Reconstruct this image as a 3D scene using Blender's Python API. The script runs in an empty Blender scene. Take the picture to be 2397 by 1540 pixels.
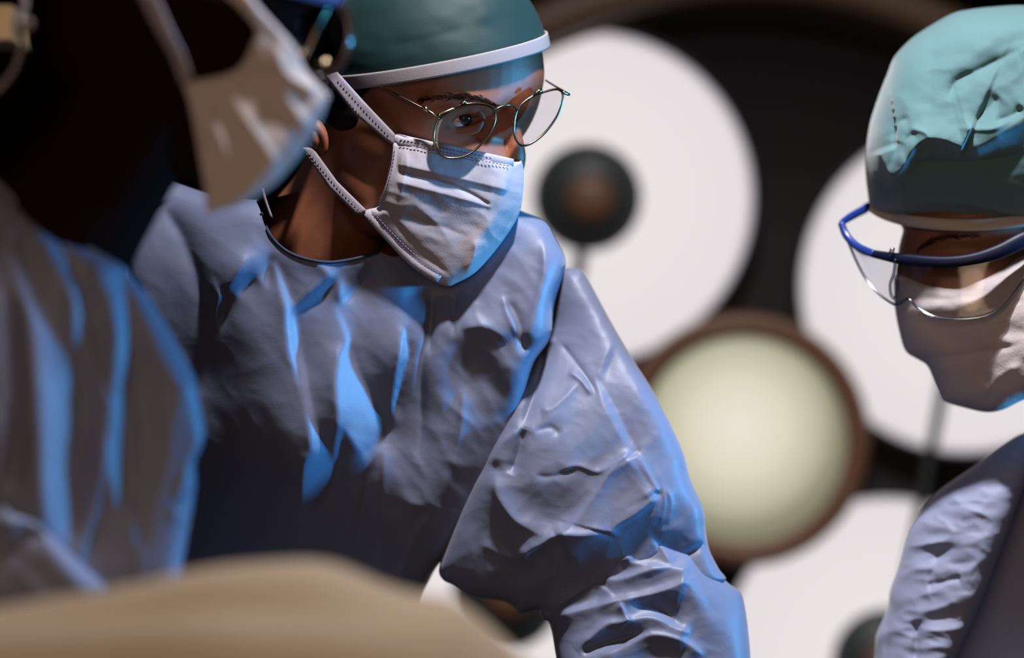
import bpy, bmesh, math, random
import numpy as np
from mathutils import Vector
from mathutils.bvhtree import BVHTree

# ---------------------------------------------------------------- camera, world, lights, exposure
random.seed(4)
rng = np.random.default_rng(7)
C = bpy.context.scene.collection
SC = bpy.context.scene
FPX, CX, CY, CAMZ = 8100.0, 1198.5, 770.0, 1.45      # focal length in px of the 2397 px frame

cam_d = bpy.data.cameras.new('camera')
cam = bpy.data.objects.new('camera', cam_d); C.objects.link(cam)
cam.location = (0, 0, CAMZ); cam.rotation_euler = (math.pi / 2, 0, 0)
cam_d.sensor_width = 36.0; cam_d.lens = 36.0 * FPX / 2397.0
cam_d.clip_start = 0.05; cam_d.clip_end = 50
cam_d.dof.use_dof = True; cam_d.dof.focus_distance = 2.93; cam_d.dof.aperture_fstop = 1.75
SC.camera = cam

w = bpy.data.worlds.new('world'); SC.world = w; w.use_nodes = True
w.node_tree.nodes['Background'].inputs[0].default_value = (0.9, 0.75, 0.62, 1)
w.node_tree.nodes['Background'].inputs[1].default_value = 0.010

def area(name, loc, target, size, energy, color, spread=180):
    l = bpy.data.lights.new(name, 'AREA'); l.shape = 'DISK'; l.size = size; l.energy = energy; l.color = color
    l.spread = math.radians(spread)
    o = bpy.data.objects.new(name, l); C.objects.link(o); o.location = loc
    o.rotation_euler = (Vector(target) - Vector(loc)).to_track_quat('-Z', 'Y').to_euler()
    return o
area('overhead_light', (0.26, 2.44, 2.85), (0.15, 3.0, 1.30), 0.10, 12.0, (0.98, 0.96, 1.0), 84)
area('blue_side_light', (2.6, 2.76, 1.55), (-0.10, 2.84, 1.42), 0.25, 3.4, (0.05, 0.46, 1.0), 26)  # narrow blue light from the right; its source is unseen
area('fill_light', (-0.4, -0.6, 2.0), (0, 3, 1.3), 1.6, 9.5, (1.0, 0.67, 0.44), 120)  # added warm fill from behind the camera, lifts the shaded cloth

SC.view_settings.view_transform = 'Standard'; SC.view_settings.look = 'None'
SC.view_settings.gamma = 1.0; SC.view_settings.use_curve_mapping = False
SC.view_settings.exposure = 0.0
SC.cycles.max_bounces = 6; SC.cycles.transparent_max_bounces = 12

# ---------------------------------------------------------------- helpers
def lin(r, g, b):
    f = lambda c: (c / 255 / 12.92) if c / 255 <= 0.04045 else ((c / 255 + 0.055) / 1.055) ** 2.4
    return (f(r), f(g), f(b), 1)

def W(px, py, z, d0):
    """model space (pixels right, pixels down, pixels towards the viewer at distance d0) -> world"""
    px = np.asarray(px, float); py = np.asarray(py, float)
    d = d0 - np.asarray(z, float) * d0 / FPX
    return np.stack([(px - CX) * d / FPX, d + 0 * px, CAMZ - (py - CY) * d / FPX], -1)

def unW(V, d0):
    d = V[..., 1]
    return CX + V[..., 0] * FPX / d, CY - (V[..., 2] - CAMZ) * FPX / d, (d0 - d) * FPX / d0

def mesh_obj(name, V, F, m, parent=None, uv=None, smooth=True):
    me = bpy.data.meshes.new(name)
    V = np.asarray(V, np.float32)
    if isinstance(F, np.ndarray) and F.ndim == 2:
        k = F.shape[1]
        me.vertices.add(len(V)); me.vertices.foreach_set('co', V.ravel())
        me.loops.add(F.size); me.loops.foreach_set('vertex_index', F.ravel().astype(np.int32))
        me.polygons.add(len(F))
        me.polygons.foreach_set('loop_start', np.arange(0, F.size, k, dtype=np.int32))
        me.polygons.foreach_set('loop_total', np.full(len(F), k, np.int32))
        me.update(calc_edges=True)
        me.validate()
    else:
        me.from_pydata([tuple(map(float, v)) for v in V], [], [tuple(f) for f in F]); me.update()
    if uv is not None:
        ul = me.uv_layers.new(name='uv')
        idx = np.empty(len(me.loops), np.int32); me.loops.foreach_get('vertex_index', idx)
        ul.data.foreach_set('uv', np.asarray(uv, np.float32)[idx].ravel())
    if smooth: me.polygons.foreach_set('use_smooth', np.ones(len(me.polygons), bool))
    me.materials.append(m)
    o = bpy.data.objects.new(name, me); C.objects.link(o)
    if parent is not None:
        o.parent = parent
        o.matrix_parent_inverse = parent.matrix_world.inverted()
    return o

def empty(name, loc, label, cat):
    o = bpy.data.objects.new(name, None); C.objects.link(o); o.location = loc; o.empty_display_size = .1
    o['label'] = label; o['category'] = cat
    bpy.context.view_layer.update()
    return o

def smooth_line(pts, n=8, closed=False):
    P = np.asarray(pts, float); out = []; N = len(P)
    for i in range(N if closed else N - 1):
        if closed: p0, p1, p2, p3 = P[(i - 1) % N], P[i], P[(i + 1) % N], P[(i + 2) % N]
        else: p0, p1, p2, p3 = P[max(i - 1, 0)], P[i], P[i + 1], P[min(i + 2, N - 1)]
        for t in np.arange(n) / n:
            out.append(0.5 * ((2 * p1) + (p2 - p0) * t + (2 * p0 - 5 * p1 + 4 * p2 - p3) * t * t + (3 * p1 - p0 - 3 * p2 + p3) * t ** 3))
    if not closed: out.append(P[-1])
    return np.array(out)

def inside(x, y, poly):
    P = np.asarray(poly, float); r = np.zeros(x.shape, bool); n = len(P)
    for i in range(n):
        x0, y0 = P[i][:2]; x1, y1 = P[(i + 1) % n][:2]
        if y0 == y1: continue
        c = ((y0 > y) != (y1 > y)) & (x < (x1 - x0) * (y - y0) / (y1 - y0) + x0)
        r ^= c
    return r

def near(x, y, P, closed=True):
    """nearest distance, nearest point, signed side and arc parameter on a polyline"""
    P = np.asarray(P, float)[:, :2]; n = len(P)
    best = np.full(x.shape, 1e18); bx = np.zeros(x.shape); by = np.zeros(x.shape); side = np.zeros(x.shape); par = np.zeros(x.shape)
    for i in range(n if closed else n - 1):
        a = P[i]; b = P[(i + 1) % n]; d = b - a; L2 = d @ d
        if L2 == 0: continue
        tt = ((x - a[0]) * d[0] + (y - a[1]) * d[1]) / L2; t = np.clip(tt, 0, 1)
        qx = a[0] + t * d[0]; qy = a[1] + t * d[1]
        D = (x - qx) ** 2 + (y - qy) ** 2
        m = D < best
        best = np.where(m, D, best); bx = np.where(m, qx, bx); by = np.where(m, qy, by)
        side = np.where(m, np.sign(d[0] * (y - a[1]) - d[1] * (x - a[0])), side)
        par = np.where(m, (i + t) / (n if closed else n - 1), par)
    return np.sqrt(best), bx, by, side, par

def gauss_fft(A, s):
    if s <= 0: return A
    fy = np.fft.fftfreq(A.shape[0])[:, None]; fx = np.fft.rfftfreq(A.shape[1])[None, :]
    return np.fft.irfft2(np.fft.rfft2(A) * np.exp(-2 * (math.pi * s) ** 2 * (fx ** 2 + fy ** 2)), A.shape)

class Relief:
    """cloth relief: painted slopes are integrated to one height field; folds add their own profiles"""
    def __init__(s, x0, y0, x1, y1, step=3.0, reach=160.0):
        pad = 120
        s.x0, s.y0, s.h, s.reach = float(x0 - pad), float(y0 - pad), float(step), float(reach)
        nx = int((x1 - x0 + 2 * pad) / step) + 1; ny = int((y1 - y0 + 2 * pad) / step) + 1
        s.X, s.Y = np.meshgrid(s.x0 + np.arange(nx) * step, s.y0 + np.arange(ny) * step)
        s.gx = np.zeros_like(s.X); s.gy = np.zeros_like(s.X); s.H = np.zeros_like(s.X)
    def facet(s, poly, sx, sy, blur=5):
        P = np.asarray(poly, float); m3 = 3 * blur + 6
        a = inside(s.X, s.Y, P).astype(float)
        a = gauss_fft(a, blur / s.h)
        s.gx += a * sx; s.gy += a * sy; return s
    def _win(s, P, r):
        i0 = max(int((P[:, 1].min() - r - s.y0) / s.h), 0); i1 = int((P[:, 1].max() + r - s.y0) / s.h) + 2
        j0 = max(int((P[:, 0].min() - r - s.x0) / s.h), 0); j1 = int((P[:, 0].max() + r - s.x0) / s.h) + 2
        return slice(i0, max(i1, i0 + 1)), slice(j0, max(j1, j0 + 1))
    def fold(s, pts, h, wa, wb=None, taper=0.25):
        """ridge (h>0) or crease (h<0); wa = width on the left/upper side of the direction of travel, wb on the other side"""
        wb = wa if wb is None else wb
        P = smooth_line(pts, 5) if len(pts) > 2 else np.asarray(pts, float)
        sl = s._win(P, 4 * max(wa, wb)); x = s.X[sl]; y = s.Y[sl]
        if x.size == 0: return s
        d, _, _, sd, t = near(x, y, P, False)
        wd = np.where(sd > 0, wb, wa)
        e = np.exp(-np.sqrt((d / wd) ** 2 + 0.12) + 0.346)
        tp = np.clip(np.minimum(t, 1 - t) / taper, 0, 1); tp = tp * tp * (3 - 2 * tp) * 0.9 + 0.1 * (tp > 0)
        s.H[sl] += h * e * tp * np.exp(-np.maximum(d - 3 * wd, 0) / wd); return s
    def blob(s, x, y, rx, ry, h, rot=0):
        c, q = math.cos(math.radians(rot)), math.sin(math.radians(rot))
        dx, dy = s.X - x, s.Y - y; u = (dx * c + dy * q) / rx; v = (-dx * q + dy * c) / ry
        s.H += h * np.exp(-(u * u + v * v)); return s
    def noise(s, sx, sy, amp, rot=0, seed=1, ridged=False, region=None):
        r = np.random.default_rng(seed); A = r.standard_normal(s.X.shape)
        fy = np.fft.fftfreq(A.shape[0], s.h)[:, None]; fx = np.fft.rfftfreq(A.shape[1], s.h)[None, :]
        c, q = math.cos(math.radians(rot)), math.sin(math.radians(rot))
        u, v = fx * c + fy * q, -fx * q + fy * c
        A = np.fft.irfft2(np.fft.rfft2(A) * np.exp(-2 * math.pi ** 2 * ((u * sx) ** 2 + (v * sy) ** 2)), A.shape)
        A /= A.std() + 1e-9
        if ridged: A = 1.0 - 2.0 * np.sqrt(A * A + 0.006); 
        if region is not None: A = A * gauss_fft(inside(s.X, s.Y, region).astype(float), 18 / s.h)
        s.H += amp * A; return s
    def crumple(s, size, amp, seed=1, rot=0, stretch=1.6, region=None):
        """crisp creases between facets, as in stiff crumpled cloth"""
        r = np.random.default_rng(seed); c, q = math.cos(math.radians(rot)), math.sin(math.radians(rot))
        U = s.X * c + s.Y * q; Vv = (-s.X * q + s.Y * c) * stretch
        u0, u1, v0, v1 = U.min(), U.max(), Vv.min(), Vv.max(); n = int((u1 - u0) * (v1 - v0) / size ** 2) + 4
        F1 = np.full(s.X.shape, 1e9)
        for a, b, k in zip(r.uniform(u0, u1, n), r.uniform(v0, v1, n), r.uniform(0, size * .5, n)):
            F1 = np.minimum(F1, np.sqrt((U - a) ** 2 + (Vv - b) ** 2 + (0.15 * size) ** 2) + k)
        A = (F1 - F1.mean()) / size
        if region is not None: A = A * gauss_fft(inside(s.X, s.Y, region).astype(float), 18 / s.h)
        s.H += amp * A; return s
    def bake(s):
        ny, nx = s.X.shape
        GX = np.fft.rfft2(s.gx); GY = np.fft.rfft2(s.gy)
        ky = 2 * math.pi * np.fft.fftfreq(ny, s.h)[:, None]; kx = 2 * math.pi * np.fft.rfftfreq(nx, s.h)[None, :]
        den = kx ** 2 + ky ** 2 + 1.0 / s.reach ** 2
        s.Z = s.H + np.fft.irfft2((-1j * kx * GX - 1j * ky * GY) / den, (ny, nx))
        return s
    def __call__(s, x, y):
        u = np.clip((x - s.x0) / s.h, 0, s.X.shape[1] - 1.001); v = np.clip((y - s.y0) / s.h, 0, s.X.shape[0] - 1.001)
        j = u.astype(int); i = v.astype(int); a = u - j; b = v - i; Z = s.Z
        return (Z[i, j] * (1 - a) + Z[i, j + 1] * a) * (1 - b) + (Z[i + 1, j] * (1 - a) + Z[i + 1, j + 1] * a) * b

def rbf(ctrl):
    """thin plate surface through control points (x, y, z)"""
    P = np.asarray(ctrl, float); n = len(P)
    if n < 4:
        a, b = P[0, :2], P[-1, :2]; d = (b - a) / ((b - a) @ (b - a)); ts = [(q[:2] - a) @ d for q in P]
        return lambda x, y: np.interp((np.asarray(x, float) - a[0]) * d[0] + (np.asarray(y, float) - a[1]) * d[1], ts, P[:, 2])
    S = 200.0
    def U(r2): return 0.5 * r2 * np.log(r2 + 1e-9)
    X = P[:, :2] / S
    K = U(((X[:, None] - X[None]) ** 2).sum(-1)) + 1e-4 * np.eye(n)
    Q = np.c_[np.ones(n), X]; M = np.block([[K, Q], [Q.T, np.zeros((3, 3))]])
    k = np.linalg.solve(M, np.r_[P[:, 2], 0, 0, 0])
    def f(x, y):
        x = np.asarray(x, float) / S; y = np.asarray(y, float) / S
        z = k[n] + k[n + 1] * x + k[n + 2] * y
        for i in range(n): z = z + k[i] * U((x - X[i, 0]) ** 2 + (y - X[i, 1]) ** 2)
        return z
    return f

def pillow(name, poly, d0, m, parent, step=5, L=60, bf=100, bb=200, zc=0.0, relief=None, hole=None, smoothn=6, sharp=0, front=None, rw=3.0):
    """solid cloth volume with a given outline: front side bf deep, back side bb deep, rounded over L px"""
    P = smooth_line(poly, smoothn, True) if smoothn else np.asarray(poly, float)
    x0, y0 = P.min(0) - 2 * step; x1, y1 = P.max(0) + 2 * step
    X, Y = np.meshgrid(np.arange(x0, x1, step), np.arange(y0, y1, step))
    ins = inside(X, Y, P)
    D, BX, BY, _, _ = near(X, Y, P)
    fixed = ~ins | (D < 2.5 * step)
    u = np.where(ins, 1 - np.exp(-D / L), 0.0); k = (step / L) ** 2; u0 = u.copy()
    nit = int(min(600, 3 * (L / step) ** 2 + 30))
    for _ in range(nit):
        a = u.copy()
        a[1:-1, 1:-1] = (u[2:, 1:-1] + u[:-2, 1:-1] + u[1:-1, 2:] + u[1:-1, :-2] + k) / (4 + k)
        u = np.where(fixed, u0, a)
    u = np.clip(u, 0, 1)
    prof = np.sqrt(u * (2 - u))
    cell = ins[:-1, :-1] | ins[1:, :-1] | ins[:-1, 1:] | ins[1:, 1:]
    used = np.zeros_like(ins); used[:-1, :-1] |= cell; used[1:, :-1] |= cell; used[:-1, 1:] |= cell; used[1:, 1:] |= cell
    rim = used & ~ins
    XX = np.where(rim, BX, X); YY = np.where(rim, BY, Y); prof = np.where(rim, 0, prof)
    zb = zc(XX, YY) if callable(zc) else zc + 0 * XX
    bfv = bf(XX, YY) if callable(bf) else bf
    bbv = bb(XX, YY) if callable(bb) else bb
    zf = zb + bfv * prof; zk = zb - bbv * prof
    if relief is not None: zf = zf + relief(XX, YY) * np.clip(prof * rw / 3.0, 0, 1) ** 1.2
    hole_in = None
    if hole is not None:
        HP = smooth_line(hole, 6, True)
        hole_in = inside(XX, YY, HP)
        _, hx, hy, _, _ = near(XX, YY, HP)
    fi = -np.ones(X.shape, int); n = used.sum(); fi[used] = np.arange(n)
    bi = fi.copy(); nb = (used & ins).sum(); bi[used & ins] = n + np.arange(nb)
    cf = cell.copy()
    XF, YF = XX.copy(), YY.copy()
    if hole is not None:
        allin = hole_in[:-1, :-1] & hole_in[1:, :-1] & hole_in[:-1, 1:] & hole_in[1:, 1:]
        cf &= ~allin
        sn = hole_in & ins
        XF = np.where(sn, hx, XF); YF = np.where(sn, hy, YF)
        zf2 = zb + bfv * prof
        if relief is not None: zf2 = zf2 + relief(XF, YF) * np.clip(prof * 1.0, 0, 1)
        zf = np.where(sn, zf2, zf)
    Vf = W(XF[used], YF[used], zf[used], d0); mk = used & ins
    Vb = W(XX[mk], YY[mk], zk[mk], d0)
    V = np.concatenate([Vf, Vb])
    I, J = np.nonzero(cf)
    F1 = np.stack([fi[I, J], fi[I + 1, J], fi[I + 1, J + 1], fi[I, J + 1]], -1)
    I, J = np.nonzero(cell)
    F2 = np.stack([bi[I, J], bi[I, J + 1], bi[I + 1, J + 1], bi[I + 1, J]], -1)
    F = np.concatenate([F1, F2])
    UX = np.concatenate([XF[used], XX[mk]]); UY = np.concatenate([YF[used], YY[mk]])
    uv = np.stack([(UX - x0) / (x1 - x0), 1 - (UY - y0) / (y1 - y0)], -1)
    o = mesh_obj(name, V, F, m, parent, uv)
    return o

def tube(name, pts3, r, d0, m, parent, n=8, closed=False, sub=6, flat=1.0, model=True, cap=True):
    """swept tube; pts3 in model space (px, py, z) or world; r in px or metres (number or list)"""
    P = np.asarray(pts3, float)
    R = np.asarray(r, float) * np.ones(len(P)) if np.ndim(r) == 0 else np.asarray(r, float)
    Q = smooth_line(np.c_[P, R], sub, closed); R = Q[:, 3]; Q = Q[:, :3]
    if model:
        R = R * d0 / FPX; Q = W(Q[:, 0], Q[:, 1], Q[:, 2], d0)
    N = len(Q)
    T = (np.roll(Q, -1, 0) - np.roll(Q, 1, 0)) if closed else np.gradient(Q, axis=0)
    T /= np.linalg.norm(T, axis=1)[:, None] + 1e-12
    up = np.array([0, -1.0, 0.001]); V = []
    A = np.cross(T, up); A /= np.linalg.norm(A, axis=1)[:, None] + 1e-9; B = np.cross(T, A)
    ang = np.arange(n) * 2 * math.pi / n
    V = (Q[:, None] + R[:, None, None] * (np.cos(ang)[None, :, None] * A[:, None] + flat * np.sin(ang)[None, :, None] * B[:, None])).reshape(-1, 3)
    F = []
    for i in range(N if closed else N - 1):
        j = (i + 1) % N
        for k in range(n): F.append((i * n + k, i * n + (k + 1) % n, j * n + (k + 1) % n, j * n + k))
    V = list(V)
    if not closed and cap:
        F.append(tuple(range(n))[::-1]); F.append(tuple((N - 1) * n + k for k in range(n)))
    return mesh_obj(name, V, F, m, parent)

def ellipsoid(c, r, rot=0, nu=48, nv=28):
    """model-space ellipsoid points (px, py, z) and faces; rot turns it in the image plane"""
    V = []; F = []
    ca, sa = math.cos(math.radians(rot)), math.sin(math.radians(rot))
    for i in range(nv + 1):
        th = math.pi * i / nv
        for j in range(nu):
            ph = 2 * math.pi * j / nu
            x, y, z = math.sin(th) * math.cos(ph) * r[0], -math.cos(th) * r[1], math.sin(th) * math.sin(ph) * r[2]
            V.append((c[0] + x * ca - y * sa, c[1] + x * sa + y * ca, c[2] + z))
    for i in range(nv):
        for j in range(nu):
            F.append((i * nu + j, i * nu + (j + 1) % nu, (i + 1) * nu + (j + 1) % nu, (i + 1) * nu + j))
    return V, F

def body_mesh(name, d0, m, parent, ells, chains, voxel=0.0022, smooth=8, relief=None, big=0.008):
    """one continuous body: ellipsoids and tapering limbs fused by a voxel remesh, then sculpted"""
    V = []; F = []
    for e in ells:
        v, f = ellipsoid(*e); b = len(V); V += v; F += [tuple(b + i for i in q) for q in f]
    for ch in chains:                       # [(x,y,z,r), ...]
        Q = smooth_line(ch, 14); n = 20
        for x, y, z, r in Q:
            v, f = ellipsoid((x, y, z), (r, r, r), 0, 20, 12); b = len(V); V += v; F += [tuple(b + i for i in q) for q in f]
    Vn = np.array(V); Vw = W(Vn[:, 0], Vn[:, 1], Vn[:, 2], d0)
    o = mesh_obj(name, Vw, F, m, parent)
    md = o.modifiers.new('r', 'REMESH'); md.mode = 'VOXEL'; md.voxel_size = voxel; md.use_smooth_shade = True
    ms = o.modifiers.new('s', 'SMOOTH'); ms.iterations = smooth; ms.factor = 0.5
    dg = bpy.context.evaluated_depsgraph_get()
    me = bpy.data.meshes.new_from_object(o.evaluated_get(dg))
    o.modifiers.clear(); old = o.data; o.data = me; bpy.data.meshes.remove(old); me.name = name
    if not me.materials: me.materials.append(m)
    if relief is not None:
        co = np.empty(len(me.vertices) * 3, np.float32); me.vertices.foreach_get('co', co)
        no = np.empty(len(me.vertices) * 3, np.float32); me.vertices.foreach_get('normal', no)
        co = co.reshape(-1, 3).astype(float); no = no.reshape(-1, 3)
        px, py, z = unW(co, d0)
        wt = np.clip(-no[:, 1] * 2.2, 0, 1)
        z = z + relief(px, py) * wt
        co = W(px, py, z, d0)
        me.vertices.foreach_set('co', co.astype(np.float32).ravel()); me.update()
    me.polygons.foreach_set('use_smooth', np.ones(len(me.polygons), bool))
    return o

def surf(o):
    me = o.data
    co = np.empty(len(me.vertices) * 3); me.vertices.foreach_get('co', co)
    bv = BVHTree.FromPolygons([tuple(c) for c in co.reshape(-1, 3)], [tuple(p.vertices) for p in me.polygons])
    return bv
def skin_z(bv, px, py, d0, default=0.0):
    o = Vector((0, 0, CAMZ)); t = Vector(tuple(W(px, py, 0, d0))); dr = (t - o).normalized()
    h = bv.ray_cast(o, dr)
    return default if h[0] is None else (d0 - h[0].y) * FPX / d0

# ---------------------------------------------------------------- materials
def mat(name, col, rough=0.6, spec=0.5, metal=0.0, sheen=0.0, bump=None, mottle=None, coat=0.0, sss=0.0):
    m = bpy.data.materials.new(name); m.use_nodes = True; nt = m.node_tree; b = nt.nodes['Principled BSDF']
    b.inputs['Base Color'].default_value = col; b.inputs['Roughness'].default_value = rough
    b.inputs['Specular IOR Level'].default_value = spec; b.inputs['Metallic'].default_value = metal
    b.inputs['Sheen Weight'].default_value = sheen; b.inputs['Coat Weight'].default_value = coat
    if sss: b.inputs['Subsurface Weight'].default_value = sss; b.inputs['Subsurface Scale'].default_value = 0.004
    tc = nt.nodes.new('ShaderNodeTexCoord')
    if mottle:
        sc, amt = mottle
        n = nt.nodes.new('ShaderNodeTexNoise'); n.inputs['Scale'].default_value = sc; n.inputs['Detail'].default_value = 6
        mx = nt.nodes.new('ShaderNodeMix'); mx.data_type = 'RGBA'
        mx.inputs['A'].default_value = tuple(c * (1 - amt) for c in col[:3]) + (1,)
        mx.inputs['B'].default_value = tuple(min(c * (1 + amt), 1) for c in col[:3]) + (1,)
        nt.links.new(tc.outputs['Object'], n.inputs['Vector']); nt.links.new(n.outputs['Fac'], mx.inputs['Factor'])
        nt.links.new(mx.outputs['Result'], b.inputs['Base Color'])
    if bump:
        prev = None
        for sc, dist in bump:
            n = nt.nodes.new('ShaderNodeTexNoise'); n.inputs['Scale'].default_value = sc; n.inputs['Detail'].default_value = 4
            bp = nt.nodes.new('ShaderNodeBump'); bp.inputs['Distance'].default_value = dist; bp.inputs['Strength'].default_value = 0.6
            nt.links.new(tc.outputs['Object'], n.inputs['Vector']); nt.links.new(n.outputs['Fac'], bp.inputs['Height'])
            if prev: nt.links.new(prev.outputs['Normal'], bp.inputs['Normal'])
            prev = bp
        nt.links.new(prev.outputs['Normal'], b.inputs['Normal'])
    return m

def emit(name, col, strength, radial=None):
    m = bpy.data.materials.new(name); m.use_nodes = True; nt = m.node_tree
    nt.nodes.remove(nt.nodes['Principled BSDF'])
    e = nt.nodes.new('ShaderNodeEmission'); e.inputs[0].default_value = col; e.inputs[1].default_value = strength
    nt.links.new(e.outputs[0], nt.nodes['Material Output'].inputs[0])
    if radial:
        tc = nt.nodes.new('ShaderNodeTexCoord'); ln = nt.nodes.new('ShaderNodeVectorMath'); ln.operation = 'LENGTH'
        off = nt.nodes.new('ShaderNodeVectorMath'); off.operation = 'SUBTRACT'; off.inputs[1].default_value = radial[2]
        rp = nt.nodes.new('ShaderNodeValToRGB'); mp = nt.nodes.new('ShaderNodeMath'); mp.operation = 'DIVIDE'; mp.inputs[1].default_value = radial[0]
        nt.links.new(tc.outputs['Object'], off.inputs[0]); nt.links.new(off.outputs[0], ln.inputs[0])
        nt.links.new(ln.outputs['Value'], mp.inputs[0]); nt.links.new(mp.outputs[0], rp.inputs[0])
        el = rp.color_ramp.elements
        for k, (p, c) in enumerate(radial[1]):
            if k < 2: el[k].position = p; el[k].color = c
            else: q = el.new(p); q.color = c
        nt.links.new(rp.outputs[0], e.inputs[0])
    return m

def glass(name, tint, gloss=0.12, rough=0.02):
    m = bpy.data.materials.new(name); m.use_nodes = True; nt = m.node_tree
    nt.nodes.remove(nt.nodes['Principled BSDF'])
    t = nt.nodes.new('ShaderNodeBsdfTransparent'); t.inputs[0].default_value = tint
    g = nt.nodes.new('ShaderNodeBsdfGlossy'); g.inputs['Roughness'].default_value = rough
    mx = nt.nodes.new('ShaderNodeMixShader')
    lw = nt.nodes.new('ShaderNodeFresnel'); lw.inputs['IOR'].default_value = 1.5
    mt = nt.nodes.new('ShaderNodeMath'); mt.operation = 'ADD'; mt.inputs[1].default_value = gloss - 0.04; mt.use_clamp = True
    nt.links.new(lw.outputs[0], mt.inputs[0]); nt.links.new(mt.outputs[0], mx.inputs[0])
    nt.links.new(t.outputs[0], mx.inputs[1]); nt.links.new(g.outputs[0], mx.inputs[2])
    nt.links.new(mx.outputs[0], nt.nodes['Material Output'].inputs[0])
    return m

FINE = [(900, 0.0004)]
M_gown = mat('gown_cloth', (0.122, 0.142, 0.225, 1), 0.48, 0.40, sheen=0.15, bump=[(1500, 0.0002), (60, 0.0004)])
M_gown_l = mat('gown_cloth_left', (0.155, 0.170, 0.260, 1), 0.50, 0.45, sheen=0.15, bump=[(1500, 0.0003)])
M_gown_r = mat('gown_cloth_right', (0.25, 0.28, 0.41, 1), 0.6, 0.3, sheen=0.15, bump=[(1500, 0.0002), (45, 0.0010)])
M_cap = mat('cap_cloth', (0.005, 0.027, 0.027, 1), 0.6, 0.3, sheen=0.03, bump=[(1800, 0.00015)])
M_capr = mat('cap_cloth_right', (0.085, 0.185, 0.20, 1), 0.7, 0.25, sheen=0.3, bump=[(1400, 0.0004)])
M_band = mat('cap_binding', (0.28, 0.25, 0.26, 1), 0.8, 0.2, bump=[(900, 0.0002)])
M_bandr = mat('cap_binding_cream', (0.50, 0.45, 0.38, 1), 0.8, 0.2, bump=[(500, 0.0006)])
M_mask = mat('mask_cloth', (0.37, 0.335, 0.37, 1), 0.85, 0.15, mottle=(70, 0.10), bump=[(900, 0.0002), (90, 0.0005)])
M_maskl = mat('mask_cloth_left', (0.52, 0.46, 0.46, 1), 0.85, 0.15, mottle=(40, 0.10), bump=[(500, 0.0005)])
M_stitch = mat('mask_stitching', (0.22, 0.19, 0.26, 1), 0.9, 0.1)
M_tie = mat('mask_tie_cloth', (0.26, 0.225, 0.25, 1), 0.9, 0.1, bump=[(900, 0.0003)])
M_skin = mat('skin', (0.25, 0.085, 0.042, 1), 0.50, 0.45, mottle=(30, 0.13), bump=[(420, 0.00015)], sss=0.05)
M_skin_l = mat('skin_left_shaded', (0.012, 0.004, 0.003, 1), 0.8, 0.03, mottle=(30, 0.13))  # shade of the unlit head is put into this near-black colour
M_skin_r = mat('skin_right', (0.19, 0.075, 0.040, 1), 0.5, 0.35, mottle=(30, 0.13), bump=[(300, 0.0004)])
M_hair = mat('dark_hair', (0.010, 0.007, 0.006, 1), 0.7, 0.2, bump=[(300, 0.002)])
M_brow = mat('brow_hair', (0.035, 0.016, 0.010, 1), 0.8, 0.1)
M_wire = mat('wire_rim', (0.30, 0.22, 0.15, 1), 0.22, 0.5, metal=1.0)
M_gold = mat('gold_hinge', (0.85, 0.68, 0.40, 1), 0.18, 0.5, metal=1.0)
M_tort = mat('tortoise_rim', (0.035, 0.014, 0.010, 1), 0.15, 0.6, coat=0.6)
M_blue_lit = mat('blue_plastic_backlit', (0.010, 0.030, 0.20, 1), 0.30, 0.5)  # safety frame where backlit: the glow is put into a brighter blue
M_bind = mat('neck_binding_cloth', (0.025, 0.030, 0.055, 1), 0.7, 0.2)
M_blue_dim = mat('blue_plastic_shaded', (0.003, 0.005, 0.022, 1), 0.45, 0.25)  # same frame plastic, shade of the brow bar put into the colour
M_lens = glass('clear_lens', (0.97, 0.965, 0.98, 1), 0.05)
M_shield = glass('clear_shield', (0.93, 0.93, 0.94, 1), 0.05, 0.10)
M_eye = mat('eye_white', (0.55, 0.50, 0.48, 1), 0.2, 0.5)
M_iris = mat('eye_iris', (0.02, 0.012, 0.01, 1), 0.1, 0.5)
M_drape = mat('tan_drape', (0.50, 0.39, 0.275, 1), 0.9, 0.1, mottle=(6, 0.05), bump=[(300, 0.0006)])
M_dish = mat('lamp_dish', (0.010, 0.010, 0.011, 1), 0.6, 0.3)
M_rimb = mat('lamp_rim', (0.12, 0.075, 0.045, 1), 0.5, 0.4)
M_ringb = mat('lamp_ring', (0.16, 0.075, 0.042, 1), 0.5, 0.4)
M_hub = mat('lamp_hub', (0.035, 0.040, 0.040, 1), 0.5, 0.4)
M_wall = mat('dark_wall', (0.010, 0.009, 0.008, 1), 0.9, 0.1)
M_panel = mat('tan_panel', (0.40, 0.25, 0.12, 1), 0.8, 0.2)
M_metal = mat('brushed_steel', (0.35, 0.35, 0.36, 1), 0.35, 0.5, metal=1.0)

# ---------------------------------------------------------------- room
def box(name, lo, hi, m, parent=None):
    x0, y0, z0 = lo; x1, y1, z1 = hi
    V = [(x0, y0, z0), (x1, y0, z0), (x1, y1, z0), (x0, y1, z0), (x0, y0, z1), (x1, y0, z1), (x1, y1, z1), (x0, y1, z1)]
    F = [(0, 3, 2, 1), (4, 5, 6, 7), (0, 1, 5, 4), (1, 2, 6, 5), (2, 3, 7, 6), (3, 0, 4, 7)]
    return mesh_obj(name, V, F, m, parent, smooth=False)
for nm, lo, hi in (('floor', (-3.5, -1.5, -0.1), (3.5, 6.0, 0)), ('ceiling', (-3.5, -1.5, 3.2), (3.5, 6.0, 3.3)),
                   ('wall_back', (-3.5, 6.0, -0.1), (3.5, 6.1, 3.3)), ('wall_left', (-3.6, -1.5, -0.1), (-3.5, 6.0, 3.3)),
                   ('wall_right', (3.5, -1.5, -0.1), (3.6, 6.0, 3.3))):
    o = box(nm, lo, hi, M_wall); o['kind'] = 'structure'

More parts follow.
